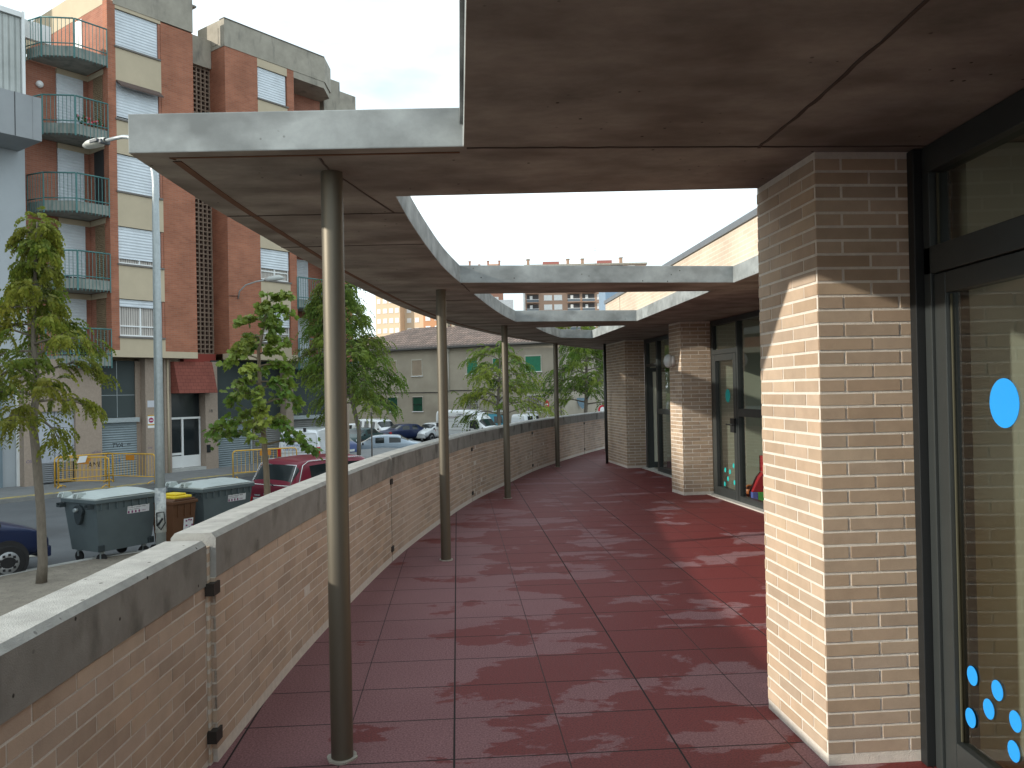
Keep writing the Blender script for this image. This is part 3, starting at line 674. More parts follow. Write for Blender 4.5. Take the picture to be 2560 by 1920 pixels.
# main masses
ap('brick_wall', M_red, (-.42, .95, 0, 1.25, 3.45, 16.25)); ap('brick_wall', M_red, (2.42, 4.02, 0, 5, 3.45, 16.25))
ap('brick_pier', M_red, (-2.52, -2.22, 0, .32, 3.45, 16.4)); ap('brick_pier', M_red, (5.58, 5.95, 0, 1.6, 3.45, 16.25))
ap('side_wall', M_redl, (-2.5, -2.3, 1.15, 1.57, 3.2, 13.9)); ap('terrace_side_wall', M_redl, (-2.5, -2.3, .325, 6.5, 13.9, 16.3))
ap('back_wall', M_redl, (-4.8, -2.5, 1.57, 3, 3.2, 13.9)); ap('back_wall', M_redl, (5.95, 8.75, 1.57, 3, 3.2, 16.25))
ap('brick_pier', M_red, (8.75, 9.25, 0.05, 1.9, 3.2, 13.6))
ap('core', M_cream, (-2.28, .94, 1.26, 44, G, 16.2), (.94, 9.3, 5.02, 44, G, 16.2), (-4.8, -2.3, 3.01, 44, G, 13.8), (4.0, 9.3, 1.7, 5.0, 3.2, 16.2))  # depth far behind the facade is unseen, added to shade house and car park
ap('cream_band', M_cream, (-2.52, .95, -.01, .5, 3.2, 3.45), (2.42, 5.95, -.01, .5, 3.2, 3.45), (-4.8, -2.52, 1.5, 1.6, 3.05, 3.2))
ap('red_band', mat('red_band', (.30, .06, .045), .8), (.95, 2.42, 1.0, 1.3, 3.1, 3.45))
# parapets
ap('parapet', M_par, (-2.30, .96, -.02, 1.3, 16.95 - .65, 17.75)); ap('parapet', M_par, (.96, 2.40, .95, 1.4, 15.5, 16.7))
bp_ = MB(); bp_.slab([fw(2.40, -.02), fw(7.75, -.02), fw(8.85, .85), fw(8.85, 1.9), fw(2.4, 1.9)], 16.25, 17.4); bp_.build('parapet', M_par, ta, recalc=True)
bp_ = MB(); bp_.slab([fw(5.95, .0), fw(7.7, .0), fw(8.75, .85), fw(8.75, 1.9), fw(5.95, 1.9)], 15.95, 16.248); bp_.build('roof_soffit', M_par, ta, recalc=True)
ap('parapet', M_par, (8.87, 9.9, 1.4, 2.5, 15.4, 17.2)); ap('parapet', M_par, (9.92, 11.4, 1.9, 3.0, 14.9, 17.0)); ap('coping_line', M_sill, (2.38, 7.72, -.05, .3, 17.402, 17.43))
ap('cream_cornice', M_cream, (-2.51, -2.29, .33, 9, 16.302, 17.3)); ap('white_door', M_white, (-2.53, -2.505, 1.9, 2.45, 14.0, 16.2))
ap('roof_room', M_cream, (-9, -3.2, 9, 16, 13, 21)); ap('chimney_stack', M_par, (1.3, 2.0, 2.0, 2.8, 16.2, 18.3)); ap('chimney_cover', M_sill, (.9, 2.3, 1.8, 3.0, 18.32, 18.4))
ap('vent_grille', slatmat('vent_slats', (.10, .10, .09), .07, .7), (2.39, 2.415, .45, .8, 16.5, 17.0)); ap('vent_frame', M_par, (2.385, 2.398, .40, .85, 16.42, 17.08))
# lattice screen in the recess
b = MB()
for i in range(8): b.box(.97 + i * .2, 1.03 + i * .2, 1.10, 1.2, 3.45, 15.5, fa)
for j in range(64): b.box(.97, 2.41, 1.12, 1.19, 3.45 + j * .19, 3.505 + j * .19, fa)
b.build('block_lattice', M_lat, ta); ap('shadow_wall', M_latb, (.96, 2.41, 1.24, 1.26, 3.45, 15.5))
# windows
def ap_window(u0, u1, z0, z1, drop, awn=False, par=None, fr=None, w=.10):
    fr = fr or fa; par = par or ta
    f = MB(); zt = z1
    for q in ((u0, u0 + .05, z0, z1), (u1 - .05, u1, z0, z1), (u0 + .05, u1 - .05, z0, z0 + .06), (u0 + .05, u1 - .05, z1 - .06, z1), ((u0 + u1) / 2 - .03, (u0 + u1) / 2 + .03, z0 + .06, z1 - .06), (u0 + .05, (u0 + u1) / 2 - .03, z0 + .36, z0 + .41), ((u0 + u1) / 2 + .03, u1 - .05, z0 + .36, z0 + .41)):
        f.box(q[0], q[1], w, w + .05, q[2], q[3], fr)
    win = f.build('window', M_white, par)
    b = MB(); b.box(u0 + .04, u1 - .04, w + .055, w + .06, z0, z1, fr); b.build('pane', M_cglass, win)
    if drop < .9:
        b = MB(); n = 18
        for i in range(n):
            a = u0 + .06 + (u1 - u0 - .12) * i / n; c = u0 + .06 + (u1 - u0 - .12) * (i + .8) / n
            b.box(a, c, w + .050 - .004 * (i % 2), w + .054, z0 + .05, z1, fr)
        b.build('curtain', M_cur, win)
    zs = z1 - (z1 - z0) * drop; b = MB(); b.box(u0 + .01, u1 - .01, w - .035, w - .005, zs, z1 - .001, fr); b.build('shutter', M_shw, win)
    b = MB(); b.box(u0 - .06, u1 + .08, -.05, w + .06, z0 - .07, z0 - .004, fr); b.build('sill', M_sill, win)
    return win
for k, dr in enumerate((.20, .86, 1.0, .93, 1.0)):
    z0 = 3.98 + 2.7 * k
    w_ = ap_window(-2.2, -.52, z0, z0 + 1.37, dr)
    ap('spandrel', M_cream, (-2.22, -.42, .0, .30, (3.45 if k == 0 else z0 - 2.7 + 1.39), z0 - .075))
    ap('reveal', M_redl, (-.515, -.425, .02, .5, z0, z0 + 1.37)); ap('dark_backing', M_black, (-2.22, -.42, .31, .33, z0, z0 + 1.37))
    if k == 3:
        b = MB(); b.prism([(-.01, 13.5), (-.01, 13.44), (-.30, 13.20), (-.30, 13.26)], 0, -1.7, Fr(fw(-2.2, 0), FA + 90)); b.build('awning', mat('dark_awning', (.10, .07, .06), .9), ta, recalc=True)
ap('lintel', M_cream, (-2.22, -.42, 0, .3, 3.98 + 10.8 + 1.39, 16.3))
for k, dr in enumerate((.5, .62, .7, .7, 1.0)):
    z0 = 3.98 + 2.7 * k - (.25 if k == 4 else 0)
    ap_window(4.06, 5.54, z0, z0 + 1.34, dr)
    ap('spandrel', M_cream, (4.02, 5.58, .0, .30, (3.45 if k == 0 else z0 - 2.7 + 1.36 + (.25 if k == 4 else 0)), z0 - .075)); ap('dark_backing', M_black, (4.02, 5.58, .31, .33, z0, z0 + 1.35))
ap('lintel', M_cream, (4.02, 5.58, 0, .3, 3.98 + 10.55 + 1.36, 16.24))
# balconies
def balcony(pts, rail, m_slab=M_tealb):
    P = [fw(*q) for q in pts]
    b = MB(); b.slab(P, rail - 1.34, rail - .98); s_ = b.build('balcony', m_slab, ta, recalc=True)
    b = MB(); E = pts[:-1]
    for i in range(len(E) - 1):
        a = Vector(fw(*E[i])); c = Vector(fw(*E[i + 1])); d = c - a; ln = d.length; dn = d / ln; off = Vector((dn.y, -dn.x)) * .04
        ctr = Vector(fw(sum(q[0] for q in pts) / len(pts), sum(q[1] for q in pts) / len(pts)))
        if off.dot(a - ctr) < 0: off = -off
        a = a + off; c = c + off
        for z in (rail, rail - .9): b.tube([(a.x, a.y, z), (c.x, c.y, z)], .028 if z == rail else .02, 6)
        n = int(ln / .125)
        for j in range(n + 1):
            q = a + dn * (ln * j / n); rr = .022 if j in (0, n) else .0115
            b.tube([(q.x, q.y, rail - (1.42 if j % 1 == 0 else 1)), (q.x, q.y, rail)], rr, 4, sm=False)
    b.build('railing', M_teal2, s_)
    return s_
for k in range(5):
    rl = 4.2 + 2.76 * k
    balcony([(-2.56, 0), (-3.72, 0), (-4.48, .75), (-4.66, 1.55), (-2.56, 1.55)], rl)
    if k < 4:
        z0 = rl - .98; b = MB(); b.box(-3.66, -2.70, 1.50, 1.555, z0 + (1.0 if k == 0 else .03 if k != 1 else .25), rl + 1.2, fa); b.build('balcony_shutter', M_shw, ta)
        if k < 2: ap('balcony_door', M_cglass, (-3.66, -2.70, 1.557, 1.567, z0, rl + .3)); ap('door_frame', M_white, (-3.2, -3.14, 1.52, 1.556, z0, rl + .2))
        ap('lintel', M_cream, (-3.66, -2.52, 1.48, 1.56, rl + 1.2, rl + 1.78 - .38)); ap('lintel', M_cream, (-2.53, -2.505, .34, 1.45, rl + 1.2, rl + 1.78 - .38))
        ap('louvre_shutter', M_lou if k != 2 else mat('dark_opening', (.03, .03, .03), .8), (-2.525, -2.50, .42, 1.10, z0, rl + 1.18)); ap('side_pier', M_redl, (-2.50, -2.42, .325, 1.15, 3.2, 13.9)) if k == 0 else None
    rl = 4.2 + 2.76 * k
    if k < 5: balcony([(8.70, .6), (7.7, 0), (5.98, 0), (5.98, 1.55), (8.7, 1.55)][::-1][1:] + [(8.7, 1.55)], rl) if k < 4 else None
    if k < 4: balcony([(9.27, .25), (9.7, .25), (9.7, 1.9), (9.27, 1.9)][:3] + [(9.27, 1.9)], rl + .0, m_slab=M_tealb); ap('balcony_shutter', M_shw, (6.6, 7.8, 1.5, 1.56, rl - .95, rl + 1.1))
b = MB(); rd = random.Random(5)
for i in range(46):
    q = Vector(fw(-3.65 + i * .022, .09 + rd.uniform(-.04, .04))); b.sphere((q.x, q.y, 4.2 + 2.76 * 3 - .80 + rd.uniform(-.1, .18)), .045, m=rd.choice((0, 0, 1, 2)), seg=6, rings=4)
b.build('window_box_flowers', [mat('box_leaves', (.04, .10, .02), .8), mat('red_petals', (.55, .02, .03), .7), mat('pink_petals', (.6, .25, .3), .7)], ta)
q = fw(-4.25, 1.5); b = MB(); b.sphere((q[0], q[1], 13.1), .13, seg=12, rings=8); b.build('porch_globe', M_white, ta)
# ground floor
W0 = .5
ap('stone_pier', M_base, (-5.38, -4.99, W0, W0 + .5, G, 3.1)); ap('stone_wall', M_base, (-3.63, -2.69, W0, W0 + .5, G, 3.1), (-4.99, -3.63, W0, W0 + .5, 1.25, 3.1))
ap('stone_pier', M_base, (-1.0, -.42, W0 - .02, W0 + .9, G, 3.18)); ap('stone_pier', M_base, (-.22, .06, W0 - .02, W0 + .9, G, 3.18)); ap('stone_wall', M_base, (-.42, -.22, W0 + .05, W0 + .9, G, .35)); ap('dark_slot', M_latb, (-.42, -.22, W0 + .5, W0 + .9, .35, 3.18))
ap('stone_pier', M_base, (1.56, 2.13, W0 - .02, W0 + .9, G, 3.1)); ap('stone_pier', M_base, (5.6, 6.0, W0 - .02, W0 + .9, G, 3.18)); ap('stone_pier', M_base, (8.8, 9.3, W0 - .02, W0 + .9, G, 3.18))
ap('reveal', M_base, (-2.69, -2.60, W0 + .502, W0 + .9, G, 3.1), (-1.2, -1.0, W0 + .35, W0 + .9, G, 3.1))
M_dpan = mat('dark_sheet_panels', (.05, .065, .065), .6, .1, .12, 1.2)
ap('garage_panel', M_dpan, (-2.6, -1.2, W0 + .40, W0 + .45, .94, 3.1)); ap('panel_seam', M_steel, (-1.91, -1.89, W0 + .39, W0 + .399, .94, 3.1), (-2.6, -1.2, W0 + .39, W0 + .398, 1.78, 1.80))
ap('shutter_box', M_steel, (-2.66, -1.15, W0 + .15, W0 + .4, .76, .93)); ap('garage_shutter', M_shg, (-2.6, -1.2, W0 + .30, W0 + .34, G + .12, .76))
ap('metal_door', slatmat('pale_metal_door', (.42, .45, .50), .11, .5, vertical=True, depth=.01), (-4.98, -4.325, W0 + .12, W0 + .16, -.55, 1.25)); ap('metal_door', MATS['pale_metal_door'], (-4.295, -3.64, W0 + .12, W0 + .16, -.55, 1.25))
ap('door_louvre', slatmat('door_louvre_slats', (.20, .21, .22), .07, .6, depth=.03), (-4.93, -4.36, W0 + .12, W0 + .16, G + .16, -.56)); ap('door_louvre', MATS['door_louvre_slats'], (-4.26, -3.69, W0 + .12, W0 + .16, G + .16, -.56))
ap('door_louvre', MATS['door_louvre_slats'], (-4.93, -3.69, W0 + .02, W0 + .06, 1.26, 1.9)) 
# entrance
ap('entrance_glass', M_cglass, (.08, 1.54, W0 + .40, W0 + .42, G + .2, 1.9))
ap('entrance_frame', M_white, (.08, .13, W0 + .33, W0 + .39, G + .2, .80), (.70, .78, W0 + .33, W0 + .39, G + .2, .80), (.08, 1.54, W0 + .32, W0 + .395, .78, .86), (.13, .70, W0 + .33, W0 + .39, -.66, -.57), (.13, .70, W0 + .34, W0 + .39, G + .25, G + .72), (.78, 1.54, W0 + .34, W0 + .39, G + .25, G + .72), (1.50, 1.54, W0 + .33, W0 + .39, G + .72, .78))
ap('entrance_step', M_kerb, (.05, 1.56, W0 - .02, W0 + .5, G + .1, G + .24)); ap('intercom', M_black, (1.585, 1.75, W0 - .05, W0 - .022, -.62, -.3)); ap('letter_box', M_white, (-.36, -.26, W0 + .02, W0 + .048, -.75, -.25))
fp2 = Fr(fw(.0, 0), FA + 90)
b = MB(); 
for u in (.02,): b.prism([(W0 - .02, 3.08), (W0 - .25, 3.08), (W0 - .62, 1.82), (W0 - .02, 1.82)], -.05, -1.75, fp2)
b.build('tiled_hood', brickmat('red_tile_hood', (.24, .075, .055), (.21, .065, .048), (.09, .03, .025), bw=.22, bh=.14, ms=.006), ta, recalc=True)
b = MB(); b.tube([(*fw(-.10, W0 - .08), G + .1), (*fw(-.10, W0 - .08), 3.15)], .04, 8); b.build('downpipe', M_cream, ta)
# long garage to the right
ap('garage_panel', M_dpan, (2.13, 5.6, W0 + .4, W0 + .45, .72, 3.18)); ap('garage_panel', M_dpan, (6.0, 8.8, W0 + .4, W0 + .45, .72, 3.18)); ap('shutter_box', M_steel, (2.13, 5.6, W0 + .2, W0 + .4, .55, .72)); ap('shutter_box', M_steel, (6.0, 8.8, W0 + .2, W0 + .4, .55, .72))
ap('garage_shutter', M_shg, (2.13, 3.9, W0 + .3, W0 + .34, G + .12, .55)); ap('garage_shutter', slatmat('old_grey_shutter', (.20, .20, .19), .09, .6, depth=.03), (3.97, 5.6, W0 + .3, W0 + .34, G + .12, .55)); ap('garage_shutter', MATS['old_grey_shutter'], (6.0, 8.8, W0 + .3, W0 + .34, G + .12, .55)); ap('shutter_post', M_steel, (3.9, 3.97, W0 + .25, W0 + .35, G + .1, .55))
# notices and graffiti
ap('notice', mat('notice_paper', (.55, .56, .60), .7), (-.93, -.66, W0 - .028, W0 - .022, 1.30, 1.56)); ap('no_parking_plate', M_white, (-.93, -.66, W0 - .03, W0 - .022, .50, 1.0)); ap('yellow_strip', mat('sign_ochre', (.55, .33, .04), .6), (-.93, -.66, W0 - .034, W0 - .031, .96, 1.0), (-.93, -.66, W0 - .034, W0 - .031, .60, .65))
def disc(b, c, u, rad, z, fr, w0, w1, m=0, n=24): b.prism([(u + rad * math.cos(2 * math.pi * i / n), z + rad * math.sin(2 * math.pi * i / n)) for i in range(n)], w0, w1, fr, m)
b = MB(); disc(b, 0, -.795, .10, .80, fa, W0 - .037, W0 - .031); b.build('prohibition_disc', mat('purple_red', (.35, .03, .10), .6), ta, recalc=True)
b = MB(); b.box(-.86, -.73, W0 - .041, W0 - .038, .785, .815, fa); b.build('disc_bar', M_white, ta)
M_gra = mat('black_spray', (.02, .02, .025), .8); M_grb = mat('blue_spray', (.05, .16, .36), .8); M_grp = mat('violet_spray', (.16, .12, .20), .8)
def graf(s, u, z, size, m, w=W0 - .024, sh=.2, fr=fa): P = fr(u, w, z); return text('graffiti', s, size, TM(P, fr.D), m, ta, .001, shear=sh)
graf('TVA', -2.2, -.18, .24, M_gra, W0 + .298, .3, fa); graf('AME', -3.25, -.82, .26, M_gra, W0 - .004); graf('ARA', -3.52, -.42, .16, M_grp, W0 - .004); graf('yEdsa', -3.1, -.34, .15, M_grp, W0 - .004, .4)
graf('CRO', -3.98, -.1, .18, M_gra, W0 + .117, 0); graf('J', -4.2, -.3, .22, M_grp, W0 + .117, .3); graf('OSO', -5.33, -.5, .15, M_grp, W0 - .004); graf('WOCK', -2.5, -.75, .20, M_grb, W0 + .296, .5); graf('es', -1.6, -.12, .16, M_gra, W0 + .298, .4); graf('cro', -.95, -.3, .13, M_grp, W0 - .024)
text('house_number', '18', .17, TM(fa(1.72, W0 - .024, 1.02), fa.D), M_gra, ta)
# street lamp bracket
tw = thing('bracket_lamp', (*fw(2.62, 0), 5.8), 'street lamp on a curved bracket fixed to the red brick facade above the leafy tree', 'street lamp')
P = lambda u, w, z: tuple(fa(u, w, z))
b = MB(); b.tube([P(2.85, -.02, 5.75), P(2.87, -.10, 6.05), P(3.0, -.35, 6.3), P(3.3, -.7, 6.45), P(3.55, -1.0, 6.5)], .028, 8); b.build('bracket', M_steel, tw)
b = MB(); b.tube([P(3.5, -.95, 6.5), P(3.62, -1.08, 6.54), P(3.9, -1.4, 6.6), P(4.05, -1.55, 6.58)], [.05, .11, .12, .03], 12); b.build('lamp_head', mat('grey_lamp_housing', (.5, .52, .5), .5), tw)
b = MB(); q0 = Vector(P(2.42, -.03, 5.83)); q1 = Vector(P(2.85, -.04, 5.86)); b.tube([q0, q1, P(2.40, .6, 5.8)][:2], .012, 5); b.build('cable', M_black, tw)

# grey neighbour on the left
tg = thing('grey_building', (*fw(-7, 1), G), 'pale grey industrial building with a projecting concrete box at the left edge', 'building')
M_gw = mat('pale_grey_wall', (.40, .43, .45), .85, 0, .10, .5, .1, 30); M_gc = mat('smooth_grey_concrete', (.30, .315, .325), .8, 0, .1, .8)
ap('wall', M_gw, (-60, -5.0, 1.0, 12, G, 12.2), parent=tg); ap('concrete_box', M_gc, (-60, -5.21, -.8, .98, 10.35, 11.8), parent=tg)
ap('box_joint', M_black, (-6.05, -6.03, -.812, -.802, 10.35, 11.8), parent=tg); ap('box_joint', M_gc, (-5.5, -5.49, -.812, -.802, 10.35, 11.8), parent=tg)
ap('corrugated_sheet', slatmat('corrugated_cladding', (.40, .42, .40), .20, .5, .3, .18, True, .05), (-60, -5.04, 1.1, 12, 12.2, 15.1), parent=tg); ap('white_trim', M_white, (-5.03, -4.93, 1.02, 1.3, 11.9, 15.35), (-60, -5.04, 1.0, 1.3, 15.12, 15.3), (-4.92, -3.9, 1.35, 1.55, 14.6, 15.25), parent=tg)
ap('drain_pipe', M_white, (-5.45, -5.38, .85, .95, G, 3.0), parent=tg); ap('lower_wall', mat('blue_grey_door', (.16, .21, .24), .6), (-9, -5.9, .9, .99, G, 2.6), parent=tg)
b = MB(); b.box(-5.30, -5.0, .55, .98, G, 3.1, fa); b.build('corner_pilaster', M_gw, tg)

# ================================================================ LOW TILED HOUSE
hf = Fr((-6.5, 70), -30.)
th_ = thing('tiled_house', (-2, 67.5, -2.15), 'long two storey beige house with a brown tiled roof and green window shutters', 'building')
M_rend = mat('old_beige_render', (.36, .32, .255), .95, 0, .13, .6, .2, 8, stains=(.35, .5, .75, (.29, .25, .20), (1, 1, 1.6)))
b = MB(); b.box(-12, 12.07, 0, 10, -2.6, 5.3, hf); b.build('wall', M_rend, th_)
def tilemat():
    m = bpy.data.materials.new('curved_roof_tiles'); m.use_nodes = True; n, l = nodes(m); bs = n['Principled BSDF']; bs.inputs['Roughness'].default_value = .9
    t = n.new('ShaderNodeTexCoord'); mp_ = n.new('ShaderNodeMapping'); mp_.inputs['Rotation'].default_value = (0, 0, R(30)); l.new(t.outputs['Object'], mp_.inputs[0])
    br = n.new('ShaderNodeTexBrick'); br.offset = 0; 
    for k, v in (('Scale', 1), ('Mortar Size', .06), ('Mortar Smooth', .9), ('Brick Width', .32), ('Row Height', .55), ('Bias', 0)): br.inputs[k].default_value = v
    br.inputs['Color1'].default_value = (.20, .145, .12, 1); br.inputs['Color2'].default_value = (.13, .10, .085, 1); br.inputs['Mortar'].default_value = (.065, .045, .04, 1)
    l.new(mp_.outputs[0], br.inputs[0]); a = n.new('ShaderNodeTexNoise'); a.inputs['Scale'].default_value = .9; a.inputs['Detail'].default_value = 6; l.new(mp_.outputs[0], a.inputs[0])
    mm = n.new('ShaderNodeMixRGB'); mm.blend_type = 'OVERLAY'; mm.inputs[0].default_value = .6; l.new(br.outputs[0], mm.inputs[1]); l.new(a.outputs[0], mm.inputs[2]); l.new(mm.outputs[0], bs.inputs['Base Color'])
    bm_ = n.new('ShaderNodeBump'); bm_.invert = True; bm_.inputs['Distance'].default_value = .12; l.new(br.outputs['Fac'], bm_.inputs['Height']); l.new(bm_.outputs[0], bs.inputs['Normal']); return m
M_tile = tilemat()
b = MB(); e = 5.5
c0, c1, c2, c3 = hf(-12.3, -.45, e), hf(12.5, -.45, e), hf(12.5, 10.4, e), hf(-12.3, 10.4, e); r0, r1 = hf(-6, 5, 7.7), hf(7.5, 5, 7.7)
b.quad([c0, c1, r1, r0]); b.quad([c1, c2, r1]); b.quad([c2, c3, r0, r1]); b.quad([c3, c0, r0]); b.quad([c0, c3, c2, c1]); b.build('roof', M_tile, th_, recalc=True)
b = MB(); b.box(-12.3, 12.4, -.50, -.38, 5.36, 5.5, hf); b.box(-12.3, 12.3, -.36, 0, 5.30, 5.38, hf); b.build('gutter', mat('dark_gutter', (.11, .105, .10), .7), th_)
M_gsh = mat('green_shutter', (.02, .17, .09), .7, 0, .15, 5); M_bsh = slatmat('beige_blind', (.34, .27, .20), .06, .8)
def hwin(u0, u1, z0, z1, kind):
    f = MB()
    for q in ((u0 - .06, u0, z0, z1), (u1, u1 + .06, z0, z1), (u0 - .06, u1 + .06, z1, z1 + .10)): f.box(q[0], q[1], -.03, .05, q[2], q[3], hf)
    win = f.build('window', mat('pale_window_surround', (.48, .45, .38), .9, 0, .1, 3), th_)
    b = MB(); b.box(u0, u1, -.012, -.004, z0, z1, hf); b.build('shutter' if kind != 'bars' else 'pane', {'green': M_gsh, 'beige': M_bsh, 'bars': mat('dim_pane', (.20, .16, .15), .4), 'mesh': M_gsh}[kind], win)
    b = MB(); b.box(u0 - .1, u1 + .1, -.10, .02, z0 - .07, z0 - .003, hf); b.build('sill', M_white, win)
    if kind in ('bars', 'mesh'):
        b = MB(); n = 8
        for i in range(n + 1): u = u0 + (u1 - u0) * i / n; b.box(u - .014, u + .014, -.09, -.06, z0, z1, hf)
        for i in range(3): z = z0 + (z1 - z0) * i / 2; b.box(u0, u1, -.095, -.055, z - .02, z + .02, hf)
        b.build('window_bars', mat('pale_grey_bars', (.42, .42, .40), .6) if kind == 'bars' else M_black, win)
for q in ((-5.06, -4.05, 3.16, 4.46, 'beige'), (-2.36, -1.34, 3.13, 4.45, 'beige'), (3.25, 4.25, 3.16, 4.41, 'green'), (5.77, 6.55, 3.24, 4.31, 'green'), (8.79, 10.16, 3.18, 4.37, 'green'),
          (-5.02, -4.02, .08, 1.29, 'mesh'), (-2.31, -1.34, .09, 1.28, 'mesh'), (3.22, 4.29, .1, 1.3, 'bars'), (5.76, 6.55, .09, 1.3, 'bars'), (8.91, 10.18, .02, 1.28, 'bars')): hwin(*q)
b = MB(); b.tube([hf(-10, -.04, 1.78), hf(-4, -.04, 1.70), hf(1.3, -.04, 1.66), hf(1.35, -.04, 1.80), hf(7, -.04, 1.76), hf(12, -.04, 1.66)], .03, 5); b.build('cable', M_black, th_)
b = MB(); b.tube([hf(1.42, -.08, 5.3), hf(1.45, -.08, 1.7)], .045, 6); b.box(1.35, 1.55, -.16, -.02, 5.05, 5.3, hf); b.build('downpipe', mat('pale_pipe', (.5, .47, .42), .8), th_)
b = MB(); b.tube([hf(11.9, -.1, 5.3), hf(11.9, -.1, -2)], .05, 6); b.build('downpipe', M_sill, th_)
for u, z, h_ in ((-2.2, 7.55, 1.0), (-1.4, 7.55, .7)):
    b = MB(); b.box(u, u + .35, 4.7, 5.2, z - .3, z + h_, hf); b.box(u - .06, u + .41, 4.62, 5.28, z + h_ + .002, z + h_ + .07, hf); b.build('chimney', M_rend, th_)
# house further right
tn = thing('pale_pink_house', (9, 78, -2.15), 'pale pink house front with narrow windows seen beside the last column', 'building')
nf = Fr((3.9, 66), 18.)
b = MB(); b.box(.2, 22, 4, 12, -2.6, 6.6, nf); b.build('wall', mat('pale_pink_render', (.42, .35, .31), .95, 0, .12, .6), tn)
for i in range(7):
    b = MB(); b.box(1.0 + i * 1.7, 1.55 + i * 1.7, 3.97, 3.995, -.9, 1.1, nf); b.build('window', M_gsh if i % 3 == 1 else mat('grey_window', (.14, .14, .15), .4), tn)
    b = MB(); b.box(1.0 + i * 1.7, 1.7 + i * 1.7, 3.97, 3.995, 3.0, 4.6, nf); b.build('window', mat('grey_window', (.14, .14, .15), .4), tn)

# ================================================================ FAR TOWERS
M_pch = mat('peach_facade', (.58, .45, .31), .9, 0, .05, .1); M_pch2 = mat('orange_facade', (.50, .25, .13), .9, 0, .06, .1); M_rb = mat('tower_red_brick', (.38, .20, .14), .9, 0, .08, .2); M_bb = mat('tower_brown_brick', (.38, .25, .18), .9, 0, .08, .2)
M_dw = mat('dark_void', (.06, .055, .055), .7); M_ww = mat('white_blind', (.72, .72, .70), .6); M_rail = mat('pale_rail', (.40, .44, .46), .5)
def tower(name, label, P, deg, W_, D_, z1, m, bays, st=2.9, z0=8., sill=.9, hh=1.25, z_last=None, loc=None):
    t = thing(name, (P[0], P[1], -2.15), label, 'building'); f = Fr(P, deg)
    b = MB(); b.box(0, W_, 0, D_, -3, z1, f); b.build('wall', m, t)
    b = MB(); b.box(-.3, W_ + .3, -.3, D_ + .3, z1 + .002, z1 + .5, f); b.build('roof_edge', M_par, t)
    z = z0
    while z < z1 - 2:
        for (u0, u1, kd) in bays:
            if kd == 'w':
                b = MB(); b.box(u0, u1, -.06, .02, z + sill, z + sill + hh, f); w_ = b.build('window', M_ww, t)
                b = MB(); b.box(u0 - .1, u1 + .1, -.12, -.065, z + sill - .12, z + sill - .02, f); b.build('sill', M_ww, w_)
            elif kd == 'b':
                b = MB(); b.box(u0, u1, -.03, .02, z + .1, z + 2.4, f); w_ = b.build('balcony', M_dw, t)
                b = MB(); b.box(u0 + .9, u0 + 1.7, -.06, -.035, z + .2, z + 2.1, f); b.build('balcony_door', M_ww, w_)
                b = MB(); b.box(u0 - .1, u1 + .1, -1.1, -.035, z - .12, z + .1, f); b.build('slab', m, w_)
                b = MB(); b.box(u0, u1, -1.08, -1.02, z + .12, z + .85, f); b.build('parapet', mat('smoked_panel', (.12, .14, .16), .4), w_); b = MB(); b.box(u0 - .1, u1 + .1, -1.14, -1.085, z + .86, z + .98, f); b.build('handrail', M_ww, w_)
        z += st
    return t, f
tC, fC = tower('far_tower', 'wide brown brick tower with white railed balconies above the low roofs', (4.6, 246), 0., 36, 14, 38.6, M_bb, [(.3, 3.8, 'b'), (5.4, 7.8, 'w'), (8.4, 10.8, 'w'), (12.4, 16.0, 'b'), (16.8, 20.4, 'b'), (21.2, 23.2, 'w'), (25.5, 29, 'b'), (30.5, 32.6, 'w')], 2.78, z0=16.6, hh=1.5, sill=.75)
for u, w_, h_ in ((.6, .8, 2.0), (12.6, .8, 1.9), (17.0, .8, 1.9), (28.6, .8, 2.0), (5.4, 4.9, 1.3), (21.8, 4.4, 1.4)):
    b = MB(); b.box(u, u + w_, 3, 5, 39.1, 39.1 + h_, fC); b.build('chimney' if w_ < 1 else 'lift_house', M_bb if w_ < 1 else mat('dark_red_render', (.34, .13, .11), .8), tC)
    if w_ < 1: b = MB(); b.box(u - .15, u + w_ + .15, 2.85, 5.15, 39.12 + h_, 39.3 + h_, fC); b.build('chimney_cap', M_par, tC)
b = MB(); b.tube([fC(21.3, 4, 39), fC(21.3, 4, 44.5)], .05, 4); b.box(20.8, 21.8, 3.98, 4.02, 44.3, 44.4, fC); b.box(20.9, 21.7, 3.98, 4.02, 43.7, 43.8, fC); b.build('aerial', M_steel, tC)
b = MB(); b.box(-.7, -.15, -.2, 3, -3, 38, fC); b.build('drain_duct', M_ww, tC)
tB, fB = tower('far_tower', 'red brick tower left of the wide balcony tower, with paired roof chimneys', (-13.6, 240), 0., 11.5, 12, 37.2, M_rb, [(1.0, 2.6, 'w'), (5.2, 6.8, 'w'), (8.2, 10.2, 'w')], 2.78, z0=15.8)
for u, h_ in ((1.6, 2.2), (4.4, 1.2), (7.0, 2.2), (10.3, 2.2)):
    b = MB(); b.box(u, u + .55, 3, 4, 37.7, 37.7 + h_, fB); b.box(u - .08, u + .63, 2.9, 4.1, 37.72 + h_, 37.9 + h_, fB); b.build('chimney', M_rb, tB)
b = MB(); b.box(7.5, 10.3, 2.6, 4.2, 37.705, 39.0, fB); b.build('lift_house', M_pch2, tB)
tO, fO = tower('terraced_block', 'orange rendered block with set back grey terrace in front of the red tower', (-6.0, 228), 0., 7.6, 8, 22.5, M_pch2, [(3.4, 5.0, 'w'), (6.0, 6.6, 'w')], 2.9, z0=14.5)
